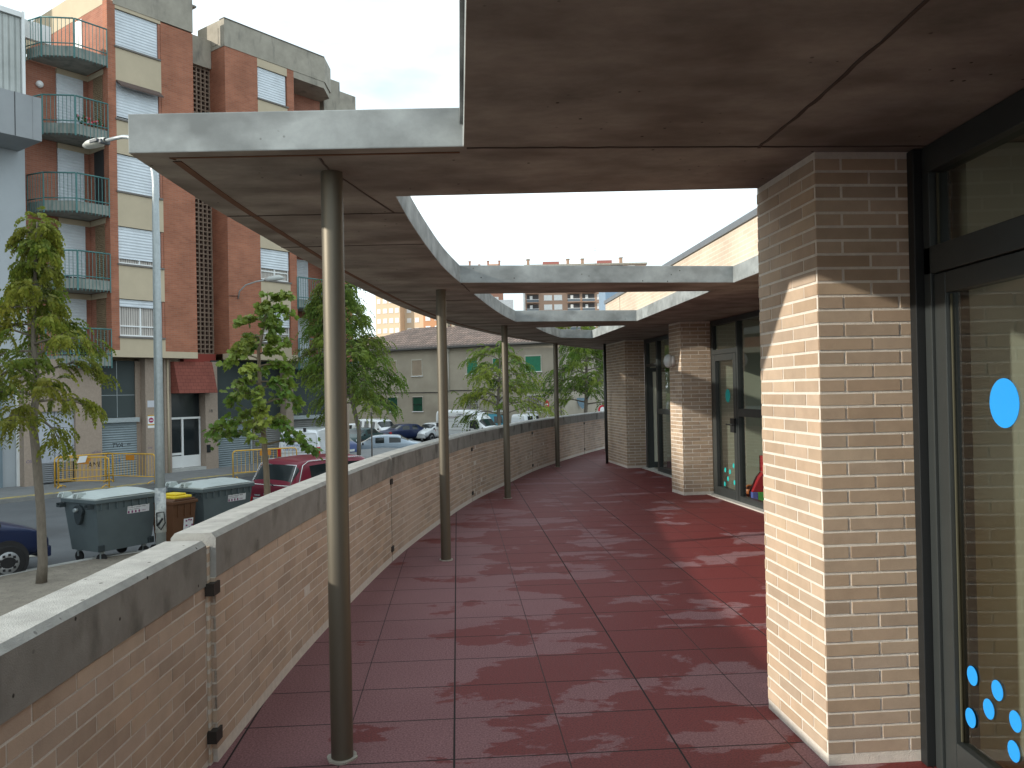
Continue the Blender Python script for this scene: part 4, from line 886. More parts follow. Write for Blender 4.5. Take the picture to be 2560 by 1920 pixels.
b = MB(); b.box(-1.0, 6.8, 1.5, 7, 23.2, 27.0, fO); b.build('terrace_parapet', mat('pale_grey_cladding', (.42, .44, .46), .7), tO); b = MB(); b.box(-.8, 3, 1.3, 1.49, 22.9, 24.6, fO); b.build('terrace_void', M_dw, tO)
# peach tower on the left
tower('peach_tower', 'sunlit peach apartment tower seen under the canopy edge', (-39.6, 243), -24., 8.3, 12, 44, M_pch, [(.6, 1.7, 'w'), (2.6, 3.9, 'w'), (4.7, 6.0, 'w'), (6.7, 7.9, 'w')], 2.9, z0=9.8)
tower('peach_tower', 'second sunlit peach tower, stepped back beside the first', (-31.2, 242), -20., 6.4, 12, 40, M_pch, [(1.0, 2.4, 'w'), (3.6, 4.9, 'w')], 2.9, z0=9.8)
tower('orange_tower', 'darker orange tower partly hidden by the second bronze column', (-24.9, 236), -20., 7.8, 12, 36, M_pch2, [(.7, 2.2, 'w'), (3.6, 4.6, 'w'), (5.8, 6.8, 'w')], 2.9, z0=9.8)
b = MB(); b.prism([(0, -3), (11, -3), (11, 19.5), (0, 14.0)], 0, 9, Fr((-54, 262), -20)); tag(b.build('sloping_block', M_pch, recalc=True), 'low peach wing with a sloping roof left of the first peach tower', 'building')
#@@PART3
# ================================================================ VEHICLES
M_tyre = mat('tyre_rubber', (.018, .018, .019), .85, 0, .1, 20); M_rim = mat('wheel_rim', (.34, .35, .36), .4, .5, .08, 8); M_trim = mat('black_trim', (.02, .02, .022), .6)
M_rlamp = mat('red_lamp', (.42, .012, .015), .25, 0, .05, 5, coat=.5); M_hlamp = mat('clear_lamp', (.55, .57, .58), .15, 0, .05, 5, coat=.6); M_olamp = mat('orange_lamp', (.62, .16, .02), .3); M_chrome = mat('chrome_trim', (.6, .6, .6), .2, .9, .05, 5)
M_plate = mat('white_plate', (.62, .64, .62), .5); M_ink = mat('black_ink', (.015, .015, .02), .6)
def paint(name, c): return mat(name, c, .35, .1, .03, 2, coat=.7 if max(c) > .3 else .2, spec=.4 if max(c) > .3 else .25)
def car(label, cat, pos, head, Ln, Wd, st, side, top, col, wheels=(-.30, .32), wr=.30, group=None, name='parked_car', rear=True, hood_h=.15, rimm=None, lamps=True, plate=None):
    """st: (x, z_bottom, z_belt, z_roof, half width factor, roof width factor); 'side' intervals hold side glass, 'top' intervals hold screen glass"""
    q0, q1 = st[0], st[-1]; st = [q0, (q0[0] + .03,) + q0[1:]] + list(st[1:-1]) + [(q1[0] - .03,) + q1[1:], q1]
    side = tuple(i + 1 for i in side); top = tuple(i + 1 for i in top)
    a = R(head); z = zg(pos[0], pos[1])
    t = thing(name, (pos[0], pos[1], z), label, cat, a, group)
    hw = Wd / 2; bm = bmesh.new(); rings = []
    for (x, zb, zl, zr, wf, rf) in st:
        w = hw * wf
        if zr - zl < hood_h: lv = [(w * .90, zb), (w, zb + .42 * (zl - zb)), (w * .985, zl - .02), (w * .95, zl + (zr - zl) * .35), (w * .80, zl + (zr - zl) * .75), (w * .5, zr), (0, zr + .01)]
        else: lv = [(w * .90, zb), (w, zb + .42 * (zl - zb)), (w * .985, zl - .03), (w * .97, zl + .01), (w * rf + .01, zr - .05), (w * rf * .86, zr), (0, zr + .025)]
        ring = [bm.verts.new((x, y_, z_)) for y_, z_ in lv] + [bm.verts.new((x, -y_, z_)) for y_, z_ in lv[-2::-1]]
        rings.append(ring)
    m = len(rings[0])
    for i in range(len(rings) - 1):
        for j in range(m - 1):
            f = bm.faces.new((rings[i][j], rings[i + 1][j], rings[i + 1][j + 1], rings[i][j + 1])); jj = j if j < 6 else 11 - j
            g = (i in side and jj == 3) or (i in top and jj in (4, 5)) or (('q', i) in top and jj == 3)
            f.material_index = 1 if g else 0; f.smooth = True
        f = bm.faces.new((rings[i][0], rings[i][-1], rings[i + 1][-1], rings[i + 1][0])); f.material_index = 0
    fa_ = bm.faces.new(rings[0]); fb_ = bm.faces.new(rings[-1][::-1]); bmesh.ops.recalc_face_normals(bm, faces=bm.faces)
    me = bpy.data.meshes.new('tmp'); bm.to_mesh(me); bm.free()
    ob = bpy.data.objects.new('tmp', me); COL.objects.link(ob); md = ob.modifiers.new('s', 'SUBSURF'); md.levels = 2; md.subdivision_type = 'CATMULL_CLARK'
    # hold the edges a little : crease ring corners at belt
    bpy.context.view_layer.update(); me2 = bpy.data.meshes.new_from_object(ob.evaluated_get(bpy.context.evaluated_depsgraph_get())); bpy.data.objects.remove(ob)
    for k, nm, mm in ((0, 'body', col), (1, 'windows', M_cglass)):
        b2 = bmesh.new(); b2.from_mesh(me2); bmesh.ops.delete(b2, geom=[f for f in b2.faces if f.material_index != k], context='FACES')
        if k == 1:
            for v in b2.verts: v.co += v.normal * .0
        groups = [list(b2.faces)]
        if k == 1:
            left = set(b2.faces); groups = []
            while left:
                f0 = left.pop(); g = [f0]; q = [f0]
                while q:
                    f = q.pop()
                    for e_ in f.edges:
                        for h in e_.link_faces:
                            if h in left: left.remove(h); g.append(h); q.append(h)
                groups.append(g)
        for g in groups:
            idx = {}; vv = []; ff = []
            for f in g:
                for v in f.verts:
                    if v not in idx: idx[v] = len(vv); vv.append(tuple(v.co))
                ff.append([idx[v] for v in f.verts])
            if not ff: continue
            m3 = bpy.data.meshes.new(nm); m3.from_pydata(vv, [], ff); m3.materials.append(mm)
            for pl in m3.polygons: pl.use_smooth = True
            o = bpy.data.objects.new(nm if k == 0 else 'window', m3); COL.objects.link(o); o.parent = t
        b2.free()
    lp = lambda b, nm, mm, bev=0: b.build(nm, mm, t, world=False, bevel=bev)
    for fx in wheels:
        for s_ in (-1, 1):
            x = fx * Ln; y = s_ * (hw - .10)
            b = MB(); b.tube([(x, s_ * (hw - .30), wr + .02), (x, s_ * (hw + .001), wr + .02)], wr + .055, 24); lp(b, 'wheel_arch', M_trim)
            b = MB(); b.tube([(x, s_ * (hw - .2), wr), (x, s_ * (hw + .0), wr), (x, s_ * (hw + .018), wr)], [wr, wr, wr - .03], 24); wo = lp(b, 'wheel', M_tyre)
            b = MB(); b.tube([(x, s_ * (hw + .0), wr), (x, s_ * (hw + .022), wr), (x, s_ * (hw + .012), wr)], [wr * .66, wr * .62, wr * .15], 20)
            for q in range(9):
                an = q * 2 * math.pi / 9; b.box(x + wr * .45 * math.cos(an) - .022, x + wr * .45 * math.cos(an) + .022, s_ * (hw + .018), s_ * (hw + .024), wr + wr * .45 * math.sin(an) - .022, wr + wr * .45 * math.sin(an) + .022, m=1)
            b.build('rim', [rimm or M_rim, M_trim], wo, world=False)
    if lamps:
        zt = st[2][2]; zf = st[-3][2]
        for s_ in (-1, 1):
            b = MB(); b.box(-Ln / 2 + .02, -Ln / 2 + .20, s_ * (hw * .95), s_ * hw * .66, zt - .21, zt - .03); lp(b, 'tail_lamp', M_rlamp, .02)
            b = MB(); b.box(Ln / 2 - .36, Ln / 2 - .10, s_ * (hw * .885), s_ * hw * .56, zf - .22, zf - .08); lp(b, 'headlight', M_hlamp, .02)
        b = MB(); b.box(-Ln / 2 - .04, -Ln / 2 + .14, -hw * .86, hw * .86, .30, .50); lp(b, 'bumper', col if cat == 'car' else M_trim, .03)
        b = MB(); b.box(Ln / 2 - .16, Ln / 2 + .02, -hw * .80, hw * .80, .26, .46); lp(b, 'bumper', col if cat == 'car' else M_trim, .03)
        b = MB(); b.box(-Ln / 2 - .055, -Ln / 2 - .02, -.26, .26, .60, .71); lp(b, 'number_plate', M_plate)
        b = MB(); b.box(Ln / 2 + .015, Ln / 2 + .03, -.26, .26, .33, .44); lp(b, 'number_plate', M_plate)
    for s_ in (-1, 1):
        xm = st[max(top_idx(top), 0) + 1][0] - .12 if top else 0
        if cat: b = MB(); b.sphere((xm, s_ * (hw + .07), st[len(st) // 2][2] + .06), .10, sc=(.6, .9, .75), seg=10, rings=6); lp(b, 'mirror', M_trim if col is not M_niva else M_trim)
    return t
def top_idx(top):
    q = [i for i in top if isinstance(i, int)]; return max(q) if q else 0
M_niva = paint('burgundy_paint', (.175, .012, .030)); M_navy = paint('navy_paint', (.010, .020, .065)); M_silver = paint('silver_blue_paint', (.34, .42, .50)); M_wp = paint('white_car_paint', (.70, .73, .75)); M_dgreen = paint('dark_green_paint', (.02, .05, .05)); M_blue2 = paint('blue_paint', (.02, .045, .16)); M_tealc = paint('teal_paint', (.04, .22, .30))
hatch = [(-1.98, .34, .62, .70, .84, .8), (-1.93, .28, .90, .97, .95, .8), (-1.70, .25, .93, 1.06, .99, .8), (-1.28, .22, .93, 1.37, 1, .80), (-1.12, .22, .92, 1.40, 1, .82), (-.42, .22, .91, 1.43, 1, .83), (-.32, .22, .91, 1.43, 1, .83), (.42, .22, .90, 1.40, 1, .81), (.55, .22, .90, 1.37, 1, .80), (1.15, .22, .90, .99, .99, .8), (1.75, .26, .78, .84, .94, .8), (1.97, .34, .58, .64, .80, .8)]
HS, HT = (3, 4, 6), (2, 8)
def scale(st, k, kz=1): return [(x * k, a, b_ * kz, c * kz, d, e) for x, a, b_, c, d, e in st]
sedan = [(-2.2, .34, .66, .74, .84, .8), (-2.14, .28, .90, .97, .94, .8), (-1.55, .25, .93, 1.02, .99, .8), (-1.45, .24, .93, 1.05, 1, .8), (-.85, .22, .93, 1.36, 1, .80), (-.78, .22, .92, 1.38, 1, .81), (-.22, .22, .91, 1.41, 1, .82), (-.12, .22, .91, 1.41, 1, .82), (.55, .22, .90, 1.38, 1, .80), (.68, .22, .90, 1.34, 1, .80), (1.25, .22, .90, .99, .99, .8), (1.95, .26, .77, .83, .93, .8), (2.2, .34, .58, .64, .80, .8)]
SS, ST = (5, 7, 4), (3, 9)
mpv = [(-2.05, .36, 1.0, 1.70, .97, .84), (-2.0, .30, 1.0, 1.76, 1, .86), (-1.80, .25, 1.0, 1.79, 1, .87), (-1.05, .25, 1.0, 1.80, 1, .87), (-.92, .25, 1.0, 1.80, 1, .87), (-.05, .25, 1.0, 1.80, 1, .87), (.08, .25, .99, 1.79, 1, .87), (.70, .25, .98, 1.74, 1, .85), (.82, .25, .98, 1.70, 1, .84), (1.35, .25, 1.02, 1.12, .99, .8), (1.90, .28, .86, .92, .95, .8), (2.05, .36, .62, .68, .82, .8)]
MS, MT = (2, 4, 6), (8,)
# nearest navy car
n1 = car('dark navy car nose at the left edge, parked by the kerb behind the thin trunk', 'car', (-10.12, 13.60), 55, 4.2, 1.70, scale(hatch, 1.065), HS, HT, M_navy, wheels=(-.31, .31), wr=.30)
# burgundy four-wheel drive
nv = [(-1.84, .50, .72, .78, .90, .8), (-1.84, .36, .98, 1.04, .98, .8), (-1.78, .34, 1.02, 1.12, .99, .88), (-1.52, .32, 1.03, 1.56, 1, .82), (-1.40, .32, 1.03, 1.61, 1, .84), (-.62, .32, 1.03, 1.64, 1, .85), (-.52, .32, 1.03, 1.64, 1, .85), (.40, .32, 1.02, 1.61, 1, .84), (.52, .32, 1.02, 1.57, 1, .83), (.98, .32, 1.02, 1.11, .99, .85), (1.72, .36, .96, 1.02, .97, .85), (1.84, .50, .70, .76, .90, .8)]
nt_ = car('burgundy boxy four wheel drive car with white rear plate beside the grey bin', 'car', (-4.42, 20.02), 55, 3.68, 1.68, nv, (4, 6), (2, 8), M_niva, wheels=(-.27, .33), wr=.34, lamps=False)
P_ = lambda b, nm, mm, bev=0: b.build(nm, mm, nt_, world=False, bevel=bev)
b = MB(); b.box(-1.96, -1.82, -.80, .80, .36, .48); P_(b, 'bumper', M_steel, .02)
b = MB(); b.box(-1.885, -1.855, -.02, .50, .66, .78); pl_ = P_(b, 'number_plate', M_plate)
text('lettering', 'L  4139 G', .105, Matrix.Translation((-1.89, .48, .685)) @ TM((0, 0, 0), (0, -1, 0)), M_ink, None, .001).parent = pl_
for s_ in (-1, 1): b = MB(); b.box(-1.87, -1.80, s_ * .80, s_ * .58, .66, .78); P_(b, 'tail_lamp', M_rlamp, .01)
b = MB(); pts = [(-1.80, -.66, 1.07), (-1.80, .66, 1.07), (-1.53, .58, 1.50), (-1.53, -.58, 1.50), (-1.80, -.66, 1.07)]; b.tube([Vector(q) for q in pts], .016, 6); P_(b, 'window_seal', M_chrome)
for s_ in (-1, 1):
    b = MB(); b.tube([(-1.80, s_ * .80, .62), (-1.70, s_ * .815, 1.02), (-1.48, s_ * .72, 1.50), (-1.3, s_ * .70, 1.585), (.35, s_ * .69, 1.585)], .011, 6); P_(b, 'drip_rail', M_chrome)
b = MB(); b.tube([(-1.83, -.15, 1.06), (-1.78, .05, 1.12), (-1.66, .20, 1.28)], .012, 5); P_(b, 'wiper', M_trim)
b = MB(); b.box(-1.875, -1.84, -.35, .15, .86, .885); P_(b, 'boot_handle', M_chrome); b = MB(); b.box(-1.865, -1.84, .28, .48, .82, .85); P_(b, 'badge', M_chrome)
# small white van rear towards us
v1 = car('small white van seen from behind beside the nearest bronze column', 'van', (-8.02, 33.05), 90, 4.1, 1.62, [(x, a, b_, c * 1.0, d, e) for x, a, b_, c, d, e in mpv], (6,), (8,), M_wp, wheels=(-.31, .32), lamps=False, name='parked_van')
for s_ in (-1, 1): b = MB(); b.box(-2.09, -1.98, s_ * .80, s_ * .66, .78, 1.12); b.build('tail_lamp', M_rlamp, v1, world=False, bevel=.02)
M_blt = mat('blue_lettering', (.05, .12, .30), .6)
b = MB()
b.tube([(-2.075, -.68, .92), (-2.075, .68, .92), (-2.075, .66, 1.62), (-2.075, -.66, 1.62), (-2.075, -.68, .92)], .008, 4); b.build('door_seam', M_sill, v1, world=False)
for i, s_ in enumerate(('CENTRO', 'PUERTAS METAL', 'Y AUTOMATISMOS', 'CERV-BRKT  Calders')):
    text('lettering', s_, .115, Matrix.Translation((-2.085, .58, 1.47 - i * .155)) @ TM((0, 0, 0), (0, -1, 0)), M_blt, None, .002).parent = v1
b = MB(); b.box(-2.08, -2.0, -.28, -.18, 1.70, 1.84); b.build('third_brake_lamp', M_trim, v1, world=False)
# cars further out
car('blue hatchback with a red tail lamp seen just right of the nearest bronze column', 'car', (-9.95, 43.0), 150, 3.9, 1.68, hatch, HS, HT, M_blue2)
car('silver blue saloon seen from the side, nearest in the car park', 'car', (-7.25, 46.6), 187, 4.4, 1.72, [(x, a, b_, c, d, e) for x, a, b_, c, d, e in sedan], SS, ST, M_silver, wr=.31)
car('dark green car facing the camera behind the silver saloon', 'car', (-10.8, 59.0), 250, 4.1, 1.68, scale(sedan, .95), SS, ST, M_dgreen)
car('white saloon at the far left of the car park with a red tail lamp', 'car', (-13.0, 68.0), 160, 4.0, 1.66, scale(hatch, 1.02), HS, HT, M_wp)
car('white high roofed estate behind the dark green car', 'van', (-10.7, 66.0), -45, 4.1, 1.72, mpv, MS, MT, M_wp, name='parked_van', lamps=True)
car('dark blue saloon between the white estate and the big white van', 'car', (-8.3, 65.0), 42, 4.3, 1.7, sedan, SS, ST, M_navy)
car('small white car mostly hidden behind the tail of the big white van', 'car', (-6.3, 66.2), 235, 3.9, 1.66, hatch, HS, HT, M_wp)
bigv = [(-2.55, .45, 1.05, 2.36, .97, .88), (-2.5, .36, 1.1, 2.44, 1, .88), (-2.2, .32, 1.1, 2.48, 1, .89), (-.2, .32, 1.1, 2.48, 1, .89), (.35, .32, 1.1, 2.47, 1, .88), (.75, .32, 1.1, 2.36, 1, .87), (1.05, .32, 1.1, 2.10, 1, .86), (1.35, .32, 1.1, 1.86, 1, .84), (1.95, .32, 1.12, 1.24, .99, .8), (2.45, .36, .94, 1.02, .95, .8), (2.6, .45, .66, .74, .84, .8)]
v2 = car('big white high roofed van with dark lettering on its side', 'van', (-3.15, 61.5), -33, 5.2, 1.98, bigv, (), (7,), M_wp, wheels=(-.30, .33), wr=.34, name='parked_van')
b = MB(); b.quad([(.62, -.985, 1.16), (1.50, -.965, 1.16), (1.22, -.93, 1.74), (.66, -.93, 1.74)]); b.build('side_window', M_cglass, v2, world=False)
b = MB(); b.box(1.15, 1.35, -1.22, -1.0, 1.10, 1.42); b.build('mirror', M_trim, v2, world=False, bevel=.03)
for x in (.35, .60): b = MB(); b.box(x, x + .12, -1.01, -.985, .93, 1.08); b.build('door_handle', M_trim, v2, world=False)
for s_, x, z, sz, mm in (('COCINAS', -.55, 2.10, .15, M_ink), ('ZAPATERO E HIJO', -2.25, 1.88, .23, mat('dark_red_lettering', (.12, .02, .03), .6)), ('Bricolaje', -.9, 1.40, .12, M_sill), ('Telf. 973 26 13 07', -.95, 1.22, .12, M_sill)):
    text('lettering', s_, sz, Matrix.Translation((x, -1.0 + (.06 if z > 1.8 else .012), z)) @ TM((0, 0, 0), (1, 0, 0)), mm, None, .004).parent = v2
b = MB(); b.box(-2.42, -1.98, -1.005, -.99, 1.25, 1.55); b.build('emblem', mat('dark_emblem', (.06, .06, .07), .6), v2, world=False)
b = MB(); b.box(-2.5, -.1, -1.0, -.985, 1.66, 1.675); b.box(-2.5, 1.2, -1.012, -.992, 1.02, 1.035); b.build('side_moulding', M_sill, v2, world=False)
car('teal van behind the big white van and the slim tree trunk', 'van', (-.85, 67.5), 15, 4.6, 1.8, scale(mpv, 1.12, 1.10), MS, MT, M_tealc, name='parked_van')
car('white estate car with three dark side windows near the no entry sign', 'van', (1.9, 66.0), 42, 4.2, 1.75, scale(mpv, 1, 1.12), MS, MT, M_wp, name='parked_van')
car('white estate car between the teal van and the fourth column', 'van', (.55, 69.5), 50, 4.1, 1.72, scale(mpv, 1, 1.10), MS, MT, M_wp, name='parked_van')

# ================================================================ BINS
M_bin = mat('grey_green_bin_plastic', (.095, .12, .128), .5, 0, .14, 2, .05, 40); M_lid = mat('pale_grey_lid', (.47, .52, .51), .55, 0, .08, 3); M_bdark = mat('dark_bin_plastic', (.03, .04, .045), .6)
M_stk = mat('white_sticker', (.70, .70, .72), .5); M_stkp = mat('purple_sticker_print', (.22, .04, .14), .6)
def big_bin(label, pos, rz):
    t = thing('rubbish_container', (pos[0], pos[1], G), label, 'bin', R(rz), 'grey wheeled rubbish containers'); q = lambda b, nm, mm, bev=0, par=None: b.build(nm, mm, par or t, world=False, bevel=bev)
    b = MB(); B0 = [(-.54, -.42, .24), (.54, -.42, .24), (.54, .42, .24), (-.54, .42, .24)]; B1 = [(-.64, -.50, 1.14), (.64, -.50, 1.14), (.64, .50, 1.14), (-.64, .50, 1.14)]
    for i in range(4): j = (i + 1) % 4; b.quad([B0[i], B0[j], B1[j], B1[i]])
    b.quad(B0[::-1]); b.quad(B1)
    o = q(b, 'tub', M_bin, .035)
    b = MB(); b.box(-.68, .68, -.54, .54, 1.142, 1.215); q(b, 'rim', M_bin, .012)
    for i in range(8): b = MB(); x = -.56 + i * .16; b.prism([(x - .006, 1.02), (x + .006, 1.02), (x + .006, 1.14), (x - .006, 1.14)], -.535, -.49, ID); q(b, 'rib', M_bin)
    b = MB(); nx, ny = 20, 12; g = []
    for i in range(nx + 1):
        for j in range(ny + 1):
            x = -1 + 2 * i / nx; y = -1 + 2 * j / ny; h_ = .105 * (1 - abs(x)**5) * (1 - .9 * abs(y)**3) * (1 - .22 * math.exp(-((x - .05) / .12)**2)) + .012 * (y < .2)
            g.append((x * .675, y * .535 - .0, 1.225 + h_))
    for i in range(nx):
        for j in range(ny): b.quad([g[i * (ny + 1) + j], g[(i + 1) * (ny + 1) + j], g[(i + 1) * (ny + 1) + j + 1], g[i * (ny + 1) + j + 1]], sm=True)
    e = [(x, y, 1.215) for x, y, _ in (g[0], g[nx * (ny + 1)], g[-1], g[ny])]; e2 = [g[0], g[nx * (ny + 1)], g[-1], g[ny]]
    for i in range(4): j = (i + 1) % 4; b.quad([e[i], e[j], e2[j], e2[i]])
    o = q(b, 'lid', M_lid)
    for y in (.40, -.05): b = MB(); b.prism([(-.74, 1.24), (-.50, 1.24), (-.56, 1.33), (-.70, 1.33)], y - .015, y + .015, ID); b.prism([(-.74, 1.24), (-.50, 1.24), (-.56, 1.33), (-.70, 1.33)], y + .115, y + .145, ID); b.box(-.71, -.68, y + .015, y + .115, 1.30, 1.33); b.box(-.58, -.55, y + .015, y + .115, 1.30, 1.33); q(b, 'lid_hinge', M_lid, .004)
    for y in (-.47, .39): b = MB(); b.box(-.78, -.66, y, y + .02, 1.06, 1.14); b.box(-.78, -.66, y + .10, y + .12, 1.06, 1.14); b.box(-.78, -.76, y + .02, y + .10, 1.06, 1.09); q(b, 'grab_handle', M_bdark, .004)
    b = MB(); n = 18; pts = [(.0 + (.14 if i < n / 2 else .13) * math.cos(2 * math.pi * i / n), 0) for i in range(n)]
    fz = Fr((-.665, 0), 90.); pts = [(.15 * math.cos(a_) * (1 if math.sin(a_) > 0 else .75), .98 + (.13 if math.sin(a_) > 0 else .24) * math.sin(a_)) for a_ in [2 * math.pi * i / 24 for i in range(24)]]
    b.prism(pts, -.03, .025, fz); b.build('trunnion_plate', M_bdark, t, world=False, recalc=True, bevel=.008)
    b = MB(); b.tube([(-.76, 0, 1.02), (-.66, 0, 1.02)], .035, 12); q(b, 'trunnion', M_steel)
    for x, y, an in ((-.44, -.34, .4), (.44, -.34, 1.2), (-.44, .34, .1), (.44, .34, .6)):
        b = MB(); dx, dy = math.cos(an) * .02, math.sin(an) * .02; b.tube([(x - dx, y - dy, .10), (x + dx, y + dy, .10)], .10, 16); w_ = q(b, 'wheel', M_tyre)
        b = MB(); b.box(x - .035, x + .035, y - .035, y + .035, .19, .25); b.box(x - .03, x - .024, y - .02, y + .03, .1, .2); b.build('fork', M_steel, w_, world=False)
    for x in (-.52, .52):
        b = MB(); b.box(x - .06, x + .06, -.475, -.43, .25, .37); q(b, 'corner_guard', M_bdark, .01)
    sl = .09 / .90; zs = .92
    y_ = lambda z: -(.42 + .08 * (z - .24) / .90) - .004
    b = MB(); b.quad([(.0, y_(.88), .88), (.47, y_(.88), .88), (.47, y_(1.02), 1.02), (.0, y_(1.02), 1.02)]); s_ = q(b, 'sticker', M_stk)
    for i, (tx, x, z, sz) in enumerate((('Si us plau, no aparqueu MASSA', .01, .985, .030), ('a prop de contenidors', .01, .950, .028), ('1093', .30, .900, .045))):
        o = text('lettering', tx, sz, Matrix.Translation((x, y_(z) - .002, z)) @ TM((0, 0, 0), (1, 0, 0)), M_ink if i < 2 else M_stkp, None, .0005); o.parent = s_
    for i in range(4): b = MB(); x = .012 + i * .075; b.box(x, x + .032, y_(.9) - .004, y_(.9) - .001, .888, .935); b.build('symbol', M_stkp, s_, world=False)
    return t
big_bin('grey wheeled rubbish container nearest the camera, left of the lamp post', (-7.76, 15.97), 60)
big_bin('grey wheeled rubbish container between the lamp post and the burgundy car', (-6.36, 17.45), 60)
tb = thing('brown_bin', (-6.72, 16.35, G), 'brown two wheeled bin with a yellow lid flap behind the lamp post', 'bin', R(60))
M_br = mat('brown_bin_plastic', (.105, .045, .02), .55, 0, .1, 3)
b = MB(); B0 = [(-.21, -.25, .05), (.21, -.25, .05), (.21, .25, .05), (-.21, .25, .05)]; B1 = [(-.27, -.33, 1.0), (.27, -.33, 1.0), (.27, .33, 1.0), (-.27, .33, 1.0)]
for i in range(4): j = (i + 1) % 4; b.quad([B0[i], B0[j], B1[j], B1[i]])
b.quad(B0[::-1]); b.quad(B1); b.build('tub', M_br, tb, world=False, bevel=.02)
b = MB(); b.box(-.29, .29, -.37, .36, 1.0, 1.06); b.prism([(-.28, 1.062), (.28, 1.062), (.22, 1.10), (-.22, 1.10)], -.34, .33, ID); b.build('lid', M_br, tb, world=False, bevel=.01)
b = MB(); b.box(-.20, .20, -.30, .22, 1.102, 1.15); b.box(-.13, .13, -.22, .14, 1.152, 1.19); b.build('lid_flap', mat('yellow_plastic', (.75, .56, .03), .5), tb, world=False, bevel=.015)
for x in (-.15, 0, .15): b = MB(); b.box(x - .008, x + .008, -.34, -.30, .75, .99); b.build('rib', M_br, tb, world=False)
b = MB(); b.quad([(-.02, -.295, .42), (.20, -.295, .42), (.20, -.325, .70), (-.02, -.325, .70)]); s_ = b.build('sticker', M_stk, tb, world=False)
for x, z in ((.02, .64), (.08, .655), (.13, .645), (.02, .55), (.09, .50), (.15, .55), (.03, .46)): b = MB(); b.box(x, x + .035, -.33, -.326, z, z + .03); b.build('symbol', M_stkp, s_, world=False)
for s_ in (-1, 1): b = MB(); b.tube([(s_ * .22, .27, .1), (s_ * .27, .27, .1)], .1, 16); b.build('wheel', M_tyre, tb, world=False)
b = MB(); b.tube([(-.2, .40, 1.0), (.2, .40, 1.0)], .015, 8); b.build('handle', M_br, tb, world=False)

# ================================================================ LAMP POST
tl2 = thing('lamp_post', (-6.40, 15.0, G), 'tall galvanised lamp post with a curved arm behind the parapet', 'street lamp')
ad = Vector((-.84, .54, 0)).normalized(); B = Vector((-6.40, 15.0, 0)); pts = []
for z, rr in ((G, .088), (1, .080), (3, .071), (4.7, .063), (5.5, .056)): pts.append((B + Vector((0, 0, z)), rr))
for k in range(1, 11):
    a_ = math.pi / 2 * k / 10; pts.append((B + ad * (1.15 * (1 - math.cos(a_))) + Vector((0, 0, 5.5 + 1.08 * math.sin(a_))), .056 - .0022 * k))
pts.append((B + ad * 1.62 + Vector((0, 0, 6.60)), .032))
b = MB(); b.tube([q[0] for q in pts], [q[1] for q in pts], 16, cap=True); b.build('pole', M_steel, tl2)
hd = B + ad * 1.52 + Vector((0, 0, 6.60)); u_ = ad; s_ = Vector((-ad.y, ad.x, 0)); b = MB()
sec = [(0, .06, .05, .03), (.08, .09, .07, .05), (.28, .13, .09, .07), (.50, .135, .09, .06), (.66, .09, .05, .05), (.72, .02, .0, .03)]
for (l_, w_, up, dn), (l2, w2, up2, dn2) in zip(sec, sec[1:]):
    r1 = [hd + u_ * l_ + s_ * (w_ * math.cos(a_)) + Vector((0, 0, (up if math.sin(a_) > 0 else dn) * math.sin(a_))) for a_ in [2 * math.pi * i / 14 for i in range(14)]]
    r2 = [hd + u_ * l2 + s_ * (w2 * math.cos(a_)) + Vector((0, 0, (up2 if math.sin(a_) > 0 else dn2) * math.sin(a_))) for a_ in [2 * math.pi * i / 14 for i in range(14)]]
    for i in range(14): j = (i + 1) % 14; b.quad([r1[i], r1[j], r2[j], r2[i]], m=0, sm=True)
b.build('lamp_head', mat('cream_lamp_head', (.66, .66, .60), .4), tl2, recalc=True)
b = MB(); f_ = Fr((hd.x, hd.y), math.degrees(math.atan2(ad.y, ad.x))); b.box(.10, .34, -.136, .136, 6.575, 6.635, f_); b.box(.02, .10, -.10, .10, 6.54, 6.62, f_); b.build('control_gear_cover', mat('dark_lamp_band', (.09, .10, .11), .5), tl2, bevel=.01)
b = MB(); b.tube([(B.x, B.y, .02), (B.x, B.y, -.78)], .094, 20); b.build('worn_paint_sleeve', mat('flaking_pale_paint', (.48, .50, .49), .8, 0, .25, 14, stains=(9, .5, .6, (.28, .30, .31), (1, 1, 1))), tl2)
b = MB(); c = Vector((B.x + .03, B.y - .10, -.62)); b.tube([c + Vector((-.06, -.0, .20)), c + Vector((.08, -.02, .22)), c + Vector((.10, -.02, .02)), c + Vector((.02, -.01, -.10)), c + Vector((-.06, 0, -.02)), c + Vector((-.06, -.0, .20))], .011, 6); b.tube([c + Vector((-.04, 0, -.02)), c + Vector((.05, -.01, .10))], .02, 6); b.build('cable_lock', M_black, tl2)

